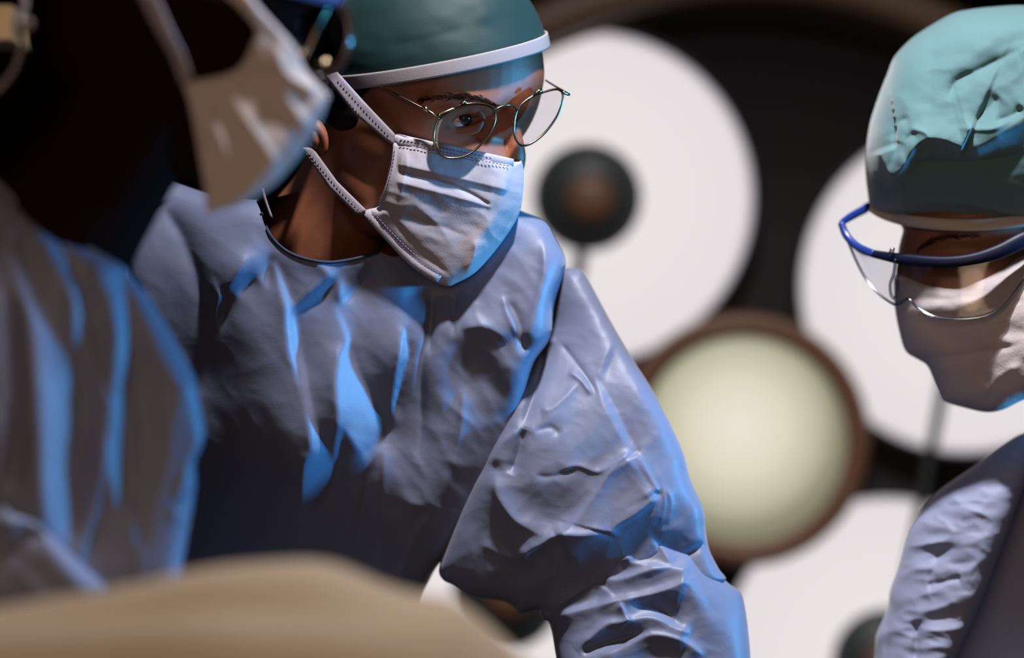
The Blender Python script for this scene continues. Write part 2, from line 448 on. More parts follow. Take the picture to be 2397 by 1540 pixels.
# ---------------------------------------------------------------- surgical lamp behind the people
DL = 3.95
LC = (1740, 1030)
def lw(px, py, z=0): return Vector(tuple(W(px, py, z, DL)))
lamp = empty('surgical_lamp', tuple(lw(LC[0], LC[1], -150)), 'large dark surgical lamp with white reflector discs glowing out of focus behind the surgeons', 'lamp')
def revolve(name, cx, cy, prof, m, parent, n=96, close=False):
    """prof: [(radius px, z px)], turned about the view-facing axis at (cx, cy)"""
    V = []; F = []; k = len(prof)
    for j in range(n):
        a = 2 * math.pi * j / n
        for r, z in prof: V.append(tuple(W(cx, cy, z, DL) + np.array([math.cos(a) * r, 0, math.sin(a) * r]) * DL / FPX))
    for j in range(n):
        b = (j + 1) % n
        for i in range(k - 1): F.append((j * k + i, b * k + i, b * k + i + 1, j * k + i + 1))
    return mesh_obj(name, V, F, m, parent)
dish = revolve('dish', LC[0], LC[1], [(1, -120), (500, -118), (1000, -90), (1045, -40), (1045, -150), (900, -260), (400, -380), (1, -400)], M_dish, lamp)
revolve('rim', LC[0], LC[1], [(1030, -60), (1030, 10), (1050, 40), (1105, 40), (1130, 10), (1130, -90), (1045, -110), (1030, -60)], M_rimb, lamp)
pods = [(1375, 462), (2262, 672), (2075, 1552), (1185, 1395)]
for i, (x, y) in enumerate(pods):
    o = W(x, y, -50, DL)
    rw_ = 392 * DL / FPX
    dm = emit('reflector_glow', (0.86, 0.80, 0.81, 1), 0.99,
              (rw_, [(0.0, (0.86, 0.80, 0.81, 1)), (0.955, (0.80, 0.745, 0.76, 1)), (1.0, (0.40, 0.36, 0.40, 1))], tuple(o)))
    revolve('bezel', x, y, [(392, -110), (392, -40), (400, -34), (410, -40), (410, -110), (392, -110)], M_dish, lamp)
    g = revolve('reflector_disc', x, y, [(0.5, -50), (200, -52), (330, -60), (392, -72)], dm, lamp)
    revolve('bulb_cap', x, y, [(0.5, 62), (40, 60), (90, 48), (122, 20), (128, -10), (118, -34), (60, -46), (0.5, -48)], M_hub, lamp, 64)
    revolve('cap_badge', x + 5, y + 5, [(0.5, 72), (40, 70), (58, 56), (58, 40)], M_ringb, lamp, 48)
def bar(name, a, b, r, z, m):
    V = [list(a) + [z], list(b) + [z]]
    n = 8; P = [(a[0] + (b[0] - a[0]) * t, a[1] + (b[1] - a[1]) * t, z) for t in np.linspace(0, 1, 9)]
    R = [r * (1.0 + 1.2 * abs(t - 0.5) ** 2) for t in np.linspace(0, 1, 9)]
    return tube(name, P, R, DL, m, lamp, n=12, sub=2)
bar('strut', (1362, 590), (1240, 1300), 12, 0, M_hub)
bar('strut', (2228, 800), (2110, 1430), 13, 0, M_hub)
ctr = W(LC[0], LC[1] + 0, 40, DL)
cm = emit('diffuser_glow', (0.6, 0.58, 0.46, 1), 1.0, (240 * DL / FPX, [(0.0, (0.86, 0.77, 0.68, 1)), (0.45, (0.74, 0.69, 0.54, 1)), (0.8, (0.50, 0.475, 0.34, 1)), (1.0, (0.25, 0.24, 0.16, 1))],
          (float(W(1730, 1000, 60, DL)[0]), float(W(1730, 1000, 60, DL)[1]), float(W(1730, 1000, 60, DL)[2]))))
revolve('diffuser', LC[0], LC[1], [(0.5, 60), (120, 54), (200, 38), (244, 10)], cm, lamp)
revolve('diffuser_ring', LC[0], LC[1], [(240, -40), (240, 24), (255, 46), (285, 46), (296, 20), (296, -60), (240, -60)], M_ringb, lamp)
tube('support_arm', [tuple(lw(LC[0], LC[1], -390)), (0.3, 4.6, 1.9), (0.2, 4.7, 2.6), (0.2, 4.7, 3.2)], 0.03, 0, M_dish, lamp, n=12, model=False)

# small tan panel at the upper left, behind the left person
a = W(-260, 12, 0, 3.3); b = W(27, 92, 0, 3.3)
eq = empty('equipment_stand', (float(a[0]) + .03, 3.36, 0), 'small tan box at the upper left edge behind the dark head', 'box')
box('housing', (a[0], 3.3, b[2]), (b[0], 3.42, a[2]), M_panel, eq)
box('pole', (a[0] + .02, 3.34, 0.03), (a[0] + .05, 3.38, b[2]), M_metal, eq)
box('base', (a[0] - .10, 3.22, 0.0), (a[0] + .16, 3.50, 0.03), M_metal, eq)

# ================================================================= MAIN SURGEON
D1 = 3.0
P1 = empty('person', (float(W(760, 0, 0, D1)[0]), D1 + .06, 0.0), 'central surgeon in green cap, wire-rimmed glasses, white mask and blue gown, head bent', 'person')
hr = Relief(600, -100, 1350, 700, 3)
hr.blob(1088, 283, 62, 34, -26, -10)             # eye socket
hr.fold([(955, 250), (1020, 232), (1085, 228), (1150, 246), (1185, 262)], 15, 26, 12)   # brow ridge
hr.blob(985, 350, 90, 50, 10, 10)                # cheekbone
hr.fold([(1040, 277), (1062, 262), (1095, 258), (1125, 268)], 9, 9, 4)     # upper lid
hr.fold([(1042, 296), (1075, 303), (1110, 298)], 4, 6, 6)
hr.blob(1165, 330, 28, 70, -14, 0)
hr.fold([(895, 215), (960, 215), (1000, 235)], -5, 30, 30)
hr.bake()
ells = [((1020, 165, 0), (254, 262, 205), 0), ((1085, 350, 20), (120, 190, 130), -14), ((1120, 170, 10), (155, 150, 150), 0),
        ((985, 400, 60), (140, 150, 100), 0), ((1075, 500, 20), (95, 110, 85), 0), ((900, 300, 10), (130, 190, 150), 0),
        ((1150, 395, 60), (55, 60, 55), 0), ((1110, 470, 30), (75, 90, 80), 0), ((868, 430, 28), (92, 130, 95), -20), ((745, 322, 140), (24, 46, 22), -12),
        ((700, 1000, -180), (330, 420, 90), 0)]
chains = [[(860, 330, 0, 120), (800, 470, -55, 125), (730, 600, -110, 150), (690, 720, -170, 170)],
          [(1188, 275, 62, 24), (1196, 320, 66, 27), (1200, 365, 64, 32), (1190, 395, 60, 36)],
          [(400, 620, -150, 90), (720, 640, -150, 110), (1200, 700, -190, 85)],
          [(1200, 700, -190, 80), (1330, 950, -100, 65), (1420, 1180, -50, 55)],
          [(1420, 1180, -50, 55), (1480, 1350, 40, 50), (1540, 1560, 60, 42), (1590, 1680, 60, 36)]]
body1 = body_mesh('body', D1, M_skin, P1, ells, chains, 0.0021, 5, hr)
bv1 = surf(body1)
sz = lambda x, y, off=0, dflt=0: skin_z(bv1, x, y, D1, dflt) + off

# cap
def cap_strip(name, c, r, nrm, p0, t0, t1, infl, m, parent, d0, nt=24, na=160, close=False, relief=None, thick=0, rot=0):
    """strip of an (inflated) ellipsoid between two parallel planes; nrm points to the crown"""
    c = np.array(c, float); r = np.array(r, float) + infl; n = np.array(nrm, float); n /= np.linalg.norm(n)
    a = np.cross(n, [0, 0, 1.0]); a /= np.linalg.norm(a); b = np.cross(n, a)
    off0 = (np.array(p0, float) - c) @ n
    V = []
    ts = np.linspace(0, 1, nt)
    if close: ts = np.sin(ts * math.pi / 2)
    # support height of ellipsoid along n
    hmax = math.sqrt(((r * n) ** 2).sum())
    if close: t1 = (hmax - off0) * 0.9995
    for t in ts:
        h = off0 + t0 + (t1 - t0) * t
        # centre of the section ellipse: point n-direction on ellipsoid axis scaled
        cc = (r * r * n) / (hmax ** 2) * h
        for k in range(na):
            ph = 2 * math.pi * k / na; d = a * math.cos(ph) + b * math.sin(ph)
            A = ((d / r) ** 2).sum(); B = 2 * (d * cc / r ** 2).sum(); Cc = ((cc / r) ** 2).sum() - 1
            disc = max(B * B - 4 * A * Cc, 0); s_ = (-B + math.sqrt(disc)) / (2 * A)
            V.append(c + cc + d * s_)
    V = np.array(V, float)
    if relief is not None:
        wt = np.clip(V[:, 2] / r[2] * 2, 0, 1); V[:, 2] += relief(V[:, 0], V[:, 1]) * wt
    i, k = np.meshgrid(np.arange(nt - 1), np.arange(na), indexing='ij'); k2 = (k + 1) % na
    F = np.stack([i * na + k, i * na + k2, (i + 1) * na + k2, (i + 1) * na + k], -1).reshape(-1, 4)
    o = mesh_obj(name, W(V[:, 0], V[:, 1], V[:, 2], d0), F, m, parent)
    bm = bmesh.new(); bm.from_mesh(o.data); bmesh.ops.recalc_face_normals(bm, faces=bm.faces); bm.to_mesh(o.data); bm.free()
    o.data.polygons.foreach_set('use_smooth', np.ones(len(o.data.polygons), bool))
    if thick:
        md = o.modifiers.new('t', 'SOLIDIFY'); md.thickness = thick * d0 / FPX; md.offset = 0
    return o
cr = Relief(700, -150, 1350, 250, 3)
cr.noise(60, 26, 2.2, -12, 3); cr.noise(18, 10, 0.5, 0, 5)
cr.fold([(1140, 60), (1120, 0), (1080, -60)], 5, 30, 30); cr.fold([(900, 110), (1000, 90), (1100, 60)], -3, 14, 14)
cr.bake()
capn = (-0.185, -1.0, 0.10)
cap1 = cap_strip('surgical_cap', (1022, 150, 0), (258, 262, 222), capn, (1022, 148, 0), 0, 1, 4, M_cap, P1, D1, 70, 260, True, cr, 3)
cap_strip('cap_band', (1022, 150, 0), (258, 262, 222), capn, (1022, 158, 0), 0, 34, 9, M_band, cap1, D1, 8, 200, False, None, 6)

# hair at the temple
hz = lambda x, y: np.vectorize(lambda a, b: sz(a, b, 0, 120))(x, y)
pillow('hair', [(740, 165), (800, 178), (872, 172), (868, 205), (845, 235), (838, 285), (815, 305), (780, 300), (745, 262), (725, 210)], D1, M_hair, P1, 6, 10, 8, 12, hz, smoothn=4)
# ear
pillow('ear', [(722, 300), (742, 306), (750, 330), (742, 352), (722, 360), (705, 345)], D1, M_skin, P1, 4, 12, 16, 20, lambda x, y: hz(x, y) + 4, smoothn=4)
# brow
def brow_hairs(pts, d0, parent, bv, n=260, wid=9, ln=26):
    Q = smooth_line(pts, 12); V = []; F = []
    for k in range(n):
        t = rng.random(); i = t * (len(Q) - 1); q = Q[int(i)]; g = Q[min(int(i) + 1, len(Q) - 1)] - Q[int(i) - (int(i) == len(Q) - 1)]
        a = math.atan2(g[1], g[0]) + rng.normal(0.0, 0.28); sc = 1 - 0.45 * abs(2 * t - 1)
        x, y = q[0] + rng.normal(0, 2), q[1] + rng.normal(0, wid * 0.45 * sc)
        z = skin_z(bv, x, y, d0, 100); L = ln * sc * rng.uniform(.6, 1); b = len(V)
        dx, dy = math.cos(a), math.sin(a); z2 = skin_z(bv, x - dx * L, y - dy * L, d0, z)
        V += [(x - dy, y + dx, z - 1), (x + dy, y - dx, z - 1), (x, y, z + 2), (x - dx * L, y - dy * L, z2 + 2.5)]
        F += [(b, b + 1, b + 3), (b + 1, b + 2, b + 3), (b + 2, b, b + 3), (b, b + 2, b + 1)]
    V = np.array(V, float); return mesh_obj('eyebrow', W(V[:, 0], V[:, 1], V[:, 2], d0), F, M_brow, parent)
brow_hairs([(985, 236), (1030, 227), (1080, 225), (1125, 232), (1165, 250)], D1, P1, bv1)
# eye
eyez = sz(1075, 283)
E = np.array(ellipsoid((1070, 280, eyez - 27), (36, 30, 34))[0]); o = mesh_obj('eye', W(E[:, 0], E[:, 1], E[:, 2], D1), ellipsoid((0, 0, 0), (1, 1, 1))[1], M_eye, P1)
E = np.array(ellipsoid((1086, 276, eyez - 20), (22, 22, 31))[0]); mesh_obj('iris', W(E[:, 0], E[:, 1], E[:, 2], D1), ellipsoid((0, 0, 0), (1, 1, 1))[1], M_iris, o)
pillow('eyelid', [(1024, 282), (1044, 258), (1085, 246), (1124, 256), (1136, 280), (1112, 266), (1085, 259), (1052, 268)], D1, M_skin, P1, 3, 6, 8, 10, lambda x, y: eyez + 3 + 0 * x, smoothn=4)
pillow('eyelid', [(1022, 283), (1056, 293), (1092, 294), (1132, 281), (1120, 310), (1080, 318), (1042, 310)], D1, M_skin, P1, 3, 10, 6, 12, lambda x, y: eyez - 2 + 0 * x, smoothn=4)

# mask
mz = rbf([(925, 318, 178), (1060, 345, 178), (1150, 360, 160), (1215, 380, 120), (1222, 450, 120), (1208, 500, 120), (1150, 590, 130), (1045, 668, 135),
          (960, 620, 140), (890, 545, 150), (848, 494, 150), (880, 485, 165), (905, 400, 185), (1000, 480, 172)])
mr = Relief(820, 300, 1240, 690, 2, 60)
mr.fold([(930, 385), (1050, 412), (1190, 446)], 6, 26, 4, 0.05)
mr.fold([(930, 400), (1040, 428), (1100, 452), (1150, 482)], -6, 4, 8, 0.1)
mr.fold([(925, 425), (1040, 455), (1155, 486)], 5, 14, 4, 0.1)
mr.fold([(950, 340), (950, 400), (930, 470)], 3, 5, 5)
mr.fold([(900, 500), (1000, 520), (1110, 560)], -3, 8, 12)
mr.fold([(905, 485), (960, 560), (1060, 650)], -4, 5, 9); mr.fold([(870, 480), (890, 492), (905, 478)], -8, 4, 4)
mr.facet([(1185, 385), (1218, 380), (1222, 460), (1212, 515), (1150, 600), (1090, 650), (1110, 600), (1120, 560), (1165, 500)], -0.75, -0.30, 5)
mr.facet([(930, 350), (1180, 420), (1150, 480), (920, 420)], 0.05, 0.10, 8)
mr.fold([(1112, 560), (1108, 600), (1090, 640)], 4, 10, 5)
mr.noise(30, 14, 0.7, 30, 9, True); mr.noise(8, 5, 0.2, 0, 10)
mr.bake()
mask_out = [(922, 314), (970, 324), (1060, 345), (1150, 364), (1214, 378), (1219, 385), (1224, 340), (1228, 372), (1224, 440), (1216, 500), (1190, 545), (1150, 596), (1110, 640), (1070, 662), (1045, 670),
            (1010, 655), (960, 622), (900, 560), (846, 496), (858, 488), (888, 484), (898, 455), (908, 400), (918, 345)]
mask_out = [(922, 314), (970, 322), (1060, 343), (1150, 364), (1205, 378), (1222, 374), (1226, 420), (1222, 470), (1214, 504), (1190, 545), (1150, 598), (1110, 640), (1070, 662), (1045, 670),
            (1010, 656), (960, 622), (900, 560), (846, 498), (858, 490), (888, 482), (898, 455), (908, 400), (918, 345)]
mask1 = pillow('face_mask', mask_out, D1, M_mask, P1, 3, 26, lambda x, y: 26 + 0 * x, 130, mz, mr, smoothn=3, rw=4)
tz = lambda x, y: np.vectorize(lambda a, b: sz(a, b, 0, 60))(x, y)
bvm = surf(mask1)
mzf = lambda x, y, off=0: skin_z(bvm, x, y, D1, 100) + off
def tie_line(poly, name='mask_tie', zfun=None, th=4):
    return pillow(name, poly, D1, M_tie, mask1, 3, 4, th, th, zfun, smoothn=0)
tie_line([(760, 178), (790, 168), (850, 235), (925, 314), (921, 340), (905, 330), (830, 268)], zfun=rbf([(775, 172, 214), (850, 250, 222), (922, 325, 214)]), th=6)
tie_line([(706, 345), (732, 345), (790, 425), (858, 492), (846, 502), (832, 500), (770, 440)], zfun=rbf([(715, 345, 165), (790, 430, 172), (850, 495, 172)]), th=6)
# lower edge binding
def ribbon_on(pts, r, name, m, parent, zf, off, d0=D1, flat=0.5, sub=6):
    Q = smooth_line(pts, 4)
    return tube(name, [(x, y, zf(x, y) + off) for x, y in Q], r, d0, m, parent, 8, sub=1, flat=flat)
ribbon_on([(858, 496), (905, 548), (965, 610), (1030, 652)], 11, 'binding', M_mask, mask1, mzf, 0, flat=0.35)
ribbon_on([(926, 330), (1000, 342), (1100, 362), (1200, 384)], 12, 'binding', M_mask, mask1, mzf, 0, flat=0.35)
ribbon_on([(928, 335), (922, 390), (905, 450), (892, 480)], 8, 'binding', M_mask, mask1, mzf, 0, flat=0.35)
# rows of stitches: one joined part
def stitches(lines, zf, d0, parent, r=(3.2, 1.3), gap=8.5, off=6.5):
    V = []; F = []
    for pts in lines:
        Q = smooth_line(pts, 20); seg = np.r_[0, np.cumsum(np.linalg.norm(np.diff(Q, axis=0), axis=1))]
        for s_ in np.arange(4, seg[-1], gap):
            x = np.interp(s_, seg, Q[:, 0]); y = np.interp(s_, seg, Q[:, 1])
            x2 = np.interp(s_ + 2, seg, Q[:, 0]); y2 = np.interp(s_ + 2, seg, Q[:, 1])
            ang = math.degrees(math.atan2(y2 - y, x2 - x))
            v, f = ellipsoid((x, y, zf(x, y) + off), (r[0], r[1], 1.2), ang, 8, 5); b = len(V); V += v; F += [tuple(b + i for i in q) for q in f]
    V = np.array(V); o = mesh_obj('stitching', W(V[:, 0], V[:, 1], V[:, 2], d0), F, M_stitch, parent); o['kind'] = 'stuff'; return o
stitches([[(935, 326), (1000, 339), (1100, 359), (1190, 378)], [(935, 335), (1000, 348), (1100, 369), (1190, 388)],
          [(868, 500), (915, 552), (970, 606), (1030, 646)], [(876, 500), (922, 550), (976, 600), (1032, 638)], [(924, 350), (916, 400), (902, 450)]], mzf, D1, mask1)
tzf = rbf([(775, 172, 216), (850, 250, 224), (922, 325, 216)])
stitches([[(790, 185), (840, 240), (915, 318)], [(780, 192), (835, 256), (908, 324)]], lambda x, y: float(tzf(x, y)), D1, mask1, (2.5, 1.0), 10)
tzf2 = rbf([(715, 345, 167), (790, 430, 174), (850, 495, 174)])
stitches([[(725, 355), (785, 430), (845, 492)], [(716, 358), (776, 436), (838, 496)]], lambda x, y: float(tzf2(x, y)), D1, mask1, (2.5, 1.0), 10)
ribbon_on([(614, 440), (622, 470), (636, 510)], 3, 'loose_tie', M_tie, mask1, lambda x, y: 120, 0)

# glasses
gz = lambda x: float(np.interp(x, [860, 1016, 1090, 1158, 1204, 1320], [196, 232, 222, 196, 150, 92]))
near_rim = [(1027, 279), (1017, 305), (1016, 330), (1022, 352), (1038, 366), (1058, 370), (1087, 366), (1116, 348), (1141, 320), (1156, 292), (1160, 268), (1150, 251), (1125, 243), (1096, 243), (1070, 249), (1046, 264)]
far_rim = [(1204, 290), (1208, 265), (1220, 245), (1246, 226), (1277, 214), (1304, 209), (1317, 219), (1315, 244), (1302, 275), (1277, 309), (1248, 333), (1225, 341), (1211, 334), (1204, 314)]
gl = tube('eyeglasses', [(x, y, gz(x)) for x, y in near_rim], 2.6, D1, M_wire, P1, 10, True, 5)
gl['label'] = 'round thin wire rims'
for o_ in (gl,): pass
tube('rim', [(x, y, gz(x)) for x, y in far_rim], 2.8, D1, M_wire, gl, 10, True, 5)
for rm in (near_rim, far_rim):
    pillow('lens', rm, D1, M_lens, gl, 4, 20, 2.5, 2.5, lambda x, y: np.interp(x, [860, 1016, 1090, 1158, 1204, 1320], [196, 232, 222, 196, 150, 92]), smoothn=4)
tube('bridge', [(1157, 260, 196), (1168, 252, 192), (1188, 246, 180), (1204, 249, 160), (1212, 258, 146)], 2.6, D1, M_wire, gl)
tube('temple_arm', [(868, 196, sz(868, 196, 10)), (900, 208, sz(900, 208, 14)), (950, 233, 214), (990, 254, 226), (1012, 266, 232), (1027, 279, 232)], [2.4, 2.4, 2.8, 3.4, 4.0, 3], D1, M_wire, gl)
tube('temple_arm', [(1317, 216, 92), (1332, 221, 70), (1300, 202, 20), (1277, 188, -10)], [4, 3, 2.2, 2], D1, M_wire, gl)
tube('hinge', [(990, 250, 230), (1002, 257, 236)], 5, D1, M_gold, gl, sub=2)
tube('hinge', [(1024, 271, 240), (1046, 262, 238), (1064, 252, 232)], [6, 5, 2.5], D1, M_gold, gl, sub=3)
tube('hinge', [(1078, 243, 230), (1092, 238, 228)], [3, 4], D1, M_gold, gl, sub=2)
tube('hinge', [(1250, 218, 134), (1268, 211, 128)], [4, 6], D1, M_gold, gl, sub=2)
tube('nose_pad', [(1205, 262, 150), (1202, 280, 140), (1206, 296, 134)], 4, D1, M_wire, gl)

# gown: torso
tr = Relief(220, 360, 1380, 1650, 4, 170)
BL = -1.4
tr.facet([(485, 600), (508, 670), (525, 687), (523, 734), (511, 775), (505, 734), (514, 693)], BL * 1.2, 0, 3)
tr.facet([(575, 605), (634, 602), (625, 669), (602, 646), (564, 693), (526, 681)], BL, -0.1, 5)
tr.facet([(637, 605), (657, 634), (686, 716), (701, 804), (719, 909), (733, 985), (786, 1096), (780, 1143), (751, 1178), (704, 1178), (710, 1084), (730, 1061), (721, 968), (675, 816), (666, 705)], BL, -0.1, 5)
tr.facet([(780, 699), (815, 775), (832, 857), (868, 932), (914, 1014), (879, 1044), (847, 1067), (803, 1003), (789, 1084), (780, 1084), (792, 997), (783, 897), (792, 827), (815, 804)], BL, -0.05, 5)
tr.facet([(739, 608), (774, 626), (868, 637), (809, 705), (795, 705), (792, 652), (751, 702), (692, 734), (686, 716), (774, 646)], BL, -0.1, 4)
tr.facet([(946, 757), (957, 839), (941, 874), (925, 979), (917, 956), (935, 827)], BL * 1.3, 0, 3)
tr.facet([(520, 700), (600, 800), (700, 1100), (640, 1190), (450, 1250), (470, 1000)], 0.15, -0.55, 25)
tr.facet([(420, 480), (500, 560), (520, 720), (480, 900), (430, 800), (440, 620)], 0.0, -0.5, 15)
tr.facet([(500, 610), (930, 620), (945, 740), (925, 1000), (880, 1150), (820, 1330), (480, 1330), (470, 900)], 0.08, -0.36, 12)
tr.facet([(955, 690), (1080, 690), (1040, 880), (1025, 1100), (1000, 1190), (960, 1180), (925, 1100), (930, 1000), (958, 850)], 0.10, 1.0, 7)
tr.facet([(1060, 860), (1080, 770), (1150, 790), (1200, 900), (1150, 1100), (1020, 1350), (920, 1380), (1010, 1200), (1045, 1050)], 0.1, -0.65, 8)
tr.facet([(800, 640), (935, 640), (940, 760), (900, 900), (840, 780)], 0.25, -0.1, 10)
tr.fold([(1080, 770), (1140, 765), (1190, 800)], 10, 30, 8); tr.fold([(1180, 690), (1190, 740), (1222, 800)], 10, 22, 7)
tr.facet([(960, 640), (1180, 620), (1220, 740), (1150, 770), (1080, 760), (1000, 760)], 0.1, 0.35, 14)
tr.blob(1080, 860, 150, 260, 20)
tr.facet([(1080, 640), (1280, 540), (1290, 700), (1240, 850), (1120, 1000)], 0.20, 0.05, 20)
tr.crumple(70, 2.5, 5, 60, 1.8, [(980, 640), (1290, 560), (1260, 900), (1100, 1350), (900, 1350), (940, 1100), (1040, 900)])
tr.fold([(1005, 690), (1000, 780), (985, 860), (985, 980), (975, 1080)], -14, 16, 8)
tr.fold([(1012, 690), (1010, 760), (1005, 830)], -9, 5, 5)
tr.fold([(1065, 690), (1062, 730), (1060, 790)], -8, 6, 6)
tr.fold([(1180, 690), (1215, 760), (1225, 830)], -16, 14, 7)
tr.fold([(1270, 560), (1272, 640), (1240, 760), (1225, 800)], 12, 20, 7)
tr.fold([(1085, 900), (1075, 1020), (1040, 1180)], 10, 20, 9)
tr.fold([(880, 1060), (850, 1180), (820, 1320)], -8, 9, 9); tr.fold([(900, 1040), (895, 1200), (890, 1340)], 8, 18, 8)
tr.fold([(1010, 1190), (960, 1280), (930, 1370)], 9, 22, 6)
tr.fold([(330, 430), (345, 470), (362, 500)], -26, 16, 10); tr.fold([(255, 570), (300, 530), (355, 505)], -10, 6, 4)
tr.fold([(345, 400), (360, 440), (372, 480)], 14, 16, 8); tr.fold([(290, 580), (300, 640), (330, 700)], -12, 8, 8)
tr.fold([(380, 480), (430, 560), (470, 680), (480, 800)], -16, 20, 26)
tr.noise(80, 50, 2.5, 70, 21); tr.noise(30, 14, 0.6, 50, 25, True, [(1000, 640), (1290, 600), (1250, 900), (1100, 1350), (700, 1350), (900, 1150), (1040, 900)]); tr.noise(30, 16, 0.35, 40, 22, True); tr.noise(7, 5, 0.08, 0, 23)
tr.bake()
tz0 = rbf([(300, 450, -80), (345, 395, -110), (600, 480, 20), (800, 560, 20), (980, 640, 0), (1130, 600, -10), (1250, 520, -45), (1310, 700, -20), (1200, 860, -25),
           (500, 620, 15), (750, 640, 25), (980, 850, 10), (750, 850, 20), (500, 850, 0), (1100, 850, -50), (1020, 1100, -50), (800, 1100, -10), (500, 1100, -40),
           (500, 1300, -140), (750, 1300, -130), (1000, 1300, -110), (430, 1600, -260), (900, 1600, -240)])
torso_out = [(243, 560), (250, 500), (266, 457), (298, 420), (325, 398), (346, 390), (372, 402), (410, 425), (480, 450), (560, 462), (620, 466), (760, 440), (1000, 430), (1150, 455), (1215, 490),
             (1275, 518), (1298, 555), (1324, 605), (1318, 645), (1298, 710), (1288, 790), (1250, 850), (1230, 930), (1200, 1040), (1140, 1180), (1075, 1270), (1026, 1322), (1004, 1360), (985, 1402), (965, 1480), (950, 1620),
             (300, 1620), (290, 1400), (300, 1200), (330, 1000), (300, 800), (262, 680)]
neck_hole = [(606, 400), (612, 500), (632, 548), (668, 584), (715, 604), (770, 612), (830, 604), (884, 590), (930, 600), (1000, 560), (1100, 520), (1150, 430), (900, 380)]
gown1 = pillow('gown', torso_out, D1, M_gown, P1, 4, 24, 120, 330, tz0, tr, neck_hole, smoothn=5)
bvg = surf(gown1)
gzf = lambda x, y: skin_z(bvg, x, y + 3, D1, 60)
ribbon_on([(612, 500), (632, 550), (668, 586), (715, 606), (770, 614), (830, 606), (886, 591)], 4, 'neck_binding', M_bind, gown1, gzf, 1, flat=0.8)

# gown: sleeve
sr = Relief(1000, 600, 1800, 1720, 3, 120)
S = -0.85
sr.facet([(1446, 790), (1432, 838), (1419, 878), (1402, 878), (1419, 831)], S, 0, 4)
sr.facet([(1392, 878), (1432, 939), (1473, 1020), (1500, 1067), (1490, 1067), (1455, 1027), (1412, 946)], S, -0.3, 3)
sr.facet([(1486, 912), (1513, 905), (1574, 1000), (1608, 1081), (1631, 1135), (1628, 1155), (1594, 1216), (1554, 1236), (1446, 1256), (1432, 1250), (1527, 1216), (1560, 1148), (1540, 1108), (1506, 1081), (1500, 1047), (1560, 1006)], S * 0.8, -0.1, 5)
sr.facet([(1520, 1250), (1554, 1283), (1574, 1327), (1554, 1320)], S, 0, 3)
sr.facet([(1300, 700), (1370, 680), (1480, 860), (1440, 900), (1330, 800)], 0.0, -0.12, 15)
sr.facet([(1240, 940), (1290, 880), (1330, 900), (1460, 960), (1470, 1040), (1380, 1130), (1300, 1130), (1250, 1080)], 0.05, 0.12, 20)
sr.facet([(1050, 1180), (1140, 1120), (1160, 1190), (1230, 1270), (1420, 1265), (1300, 1400), (1200, 1420), (1060, 1370), (1035, 1330)], 0.10, -0.45, 12)
sr.facet([(1217, 1135), (1260, 1120), (1340, 1130), (1335, 1190), (1290, 1230), (1240, 1190)], 0.0, -0.40, 9)
sr.facet([(1484, 1062), (1540, 1158), (1492, 1198), (1432, 1246), (1305, 1252), (1363, 1200), (1400, 1150)], 0.0, 0.40, 6)
sr.facet([(1626, 1159), (1651, 1188), (1659, 1275), (1580, 1309), (1530, 1250), (1584, 1230)], 0.10, -0.75, 5)
sr.facet([(1500, 900), (1600, 1060), (1610, 1110), (1560, 1090), (1500, 1000)], 0.15, 0.0, 10)
sr.fold([(1480, 1056), (1442, 1088), (1400, 1150), (1363, 1200), (1330, 1238), (1302, 1252)], 20, 40, 9, 0.12)
sr.fold([(1208, 1311), (1240, 1290), (1267, 1275), (1300, 1256), (1370, 1256), (1430, 1250)], 18, 20, 8, 0.15)
sr.fold([(1486, 1060), (1513, 1100), (1542, 1155)], 12, 7, 30, 0.15)
sr.fold([(1542, 1158), (1492, 1200), (1442, 1230), (1430, 1254)], 14, 9, 40, 0.15)
sr.fold([(1159, 1105), (1164, 1160), (1209, 1221), (1275, 1255)], 16, 30, 12)
sr.fold([(1154, 1092), (1175, 1038), (1225, 1000)], 12, 8, 20)
sr.fold([(1228, 1000), (1215, 1060), (1195, 1110)], -20, 7, 11)
sr.fold([(1285, 660), (1280, 760), (1268, 860), (1240, 950), (1222, 1000)], -16, 16, 8)
sr.fold([(1240, 840), (1262, 820), (1300, 790)], 10, 9, 5); sr.fold([(1200, 885), (1240, 850), (1290, 800)], -12, 6, 8)
sr.fold([(1250, 1110), (1280, 1116), (1320, 1108), (1350, 1100)], -5, 7, 9); sr.fold([(1310, 1105), (1350, 1090), (1400, 1105), (1440, 1080)], 6, 12, 5)
sr.fold([(1330, 870), (1360, 890), (1385, 925)], 8, 8, 5); sr.fold([(1310, 800), (1350, 850), (1400, 925)], -7, 6, 9)
sr.fold([(1265, 960), (1300, 950), (1370, 880)], 6, 10, 10); sr.fold([(1250, 1010), (1290, 1000), (1310, 1020)], -5, 8, 8)
sr.fold([(1320, 640), (1295, 700), (1290, 780)], -10, 8, 8); sr.fold([(1320, 640), (1355, 632), (1372, 650)], 8, 5, 14)
sr.fold([(1593, 1090), (1610, 1115), (1622, 1135)], -7, 5, 5); sr.fold([(1560, 1140), (1572, 1180), (1560, 1230)], 4, 5, 5); sr.fold([(1550, 1130), (1556, 1180), (1545, 1230)], 3, 4, 4)
sr.fold([(1580, 1308), (1620, 1290), (1650, 1268)], -10, 5, 8); sr.fold([(1120, 1270), (1180, 1300), (1260, 1320)], 5, 14, 10)
sr.crumple(90, 4, 8, -50, 1.7); sr.noise(40, 24, 0.5, -40, 31, True); sr.noise(14, 9, 0.16, 20, 32, True)
sr.bake()
sz0 = rbf([(1250, 710, -90), (1190, 860, -40), (1300, 650, -60), (1370, 650, -40), (1200, 900, 30), (1540, 940, 70), (1100, 1130, 60), (1400, 1100, 100), (1620, 1130, 95), (1060, 1340, 60), (1250, 1420, 70), (1690, 1340, 90)])
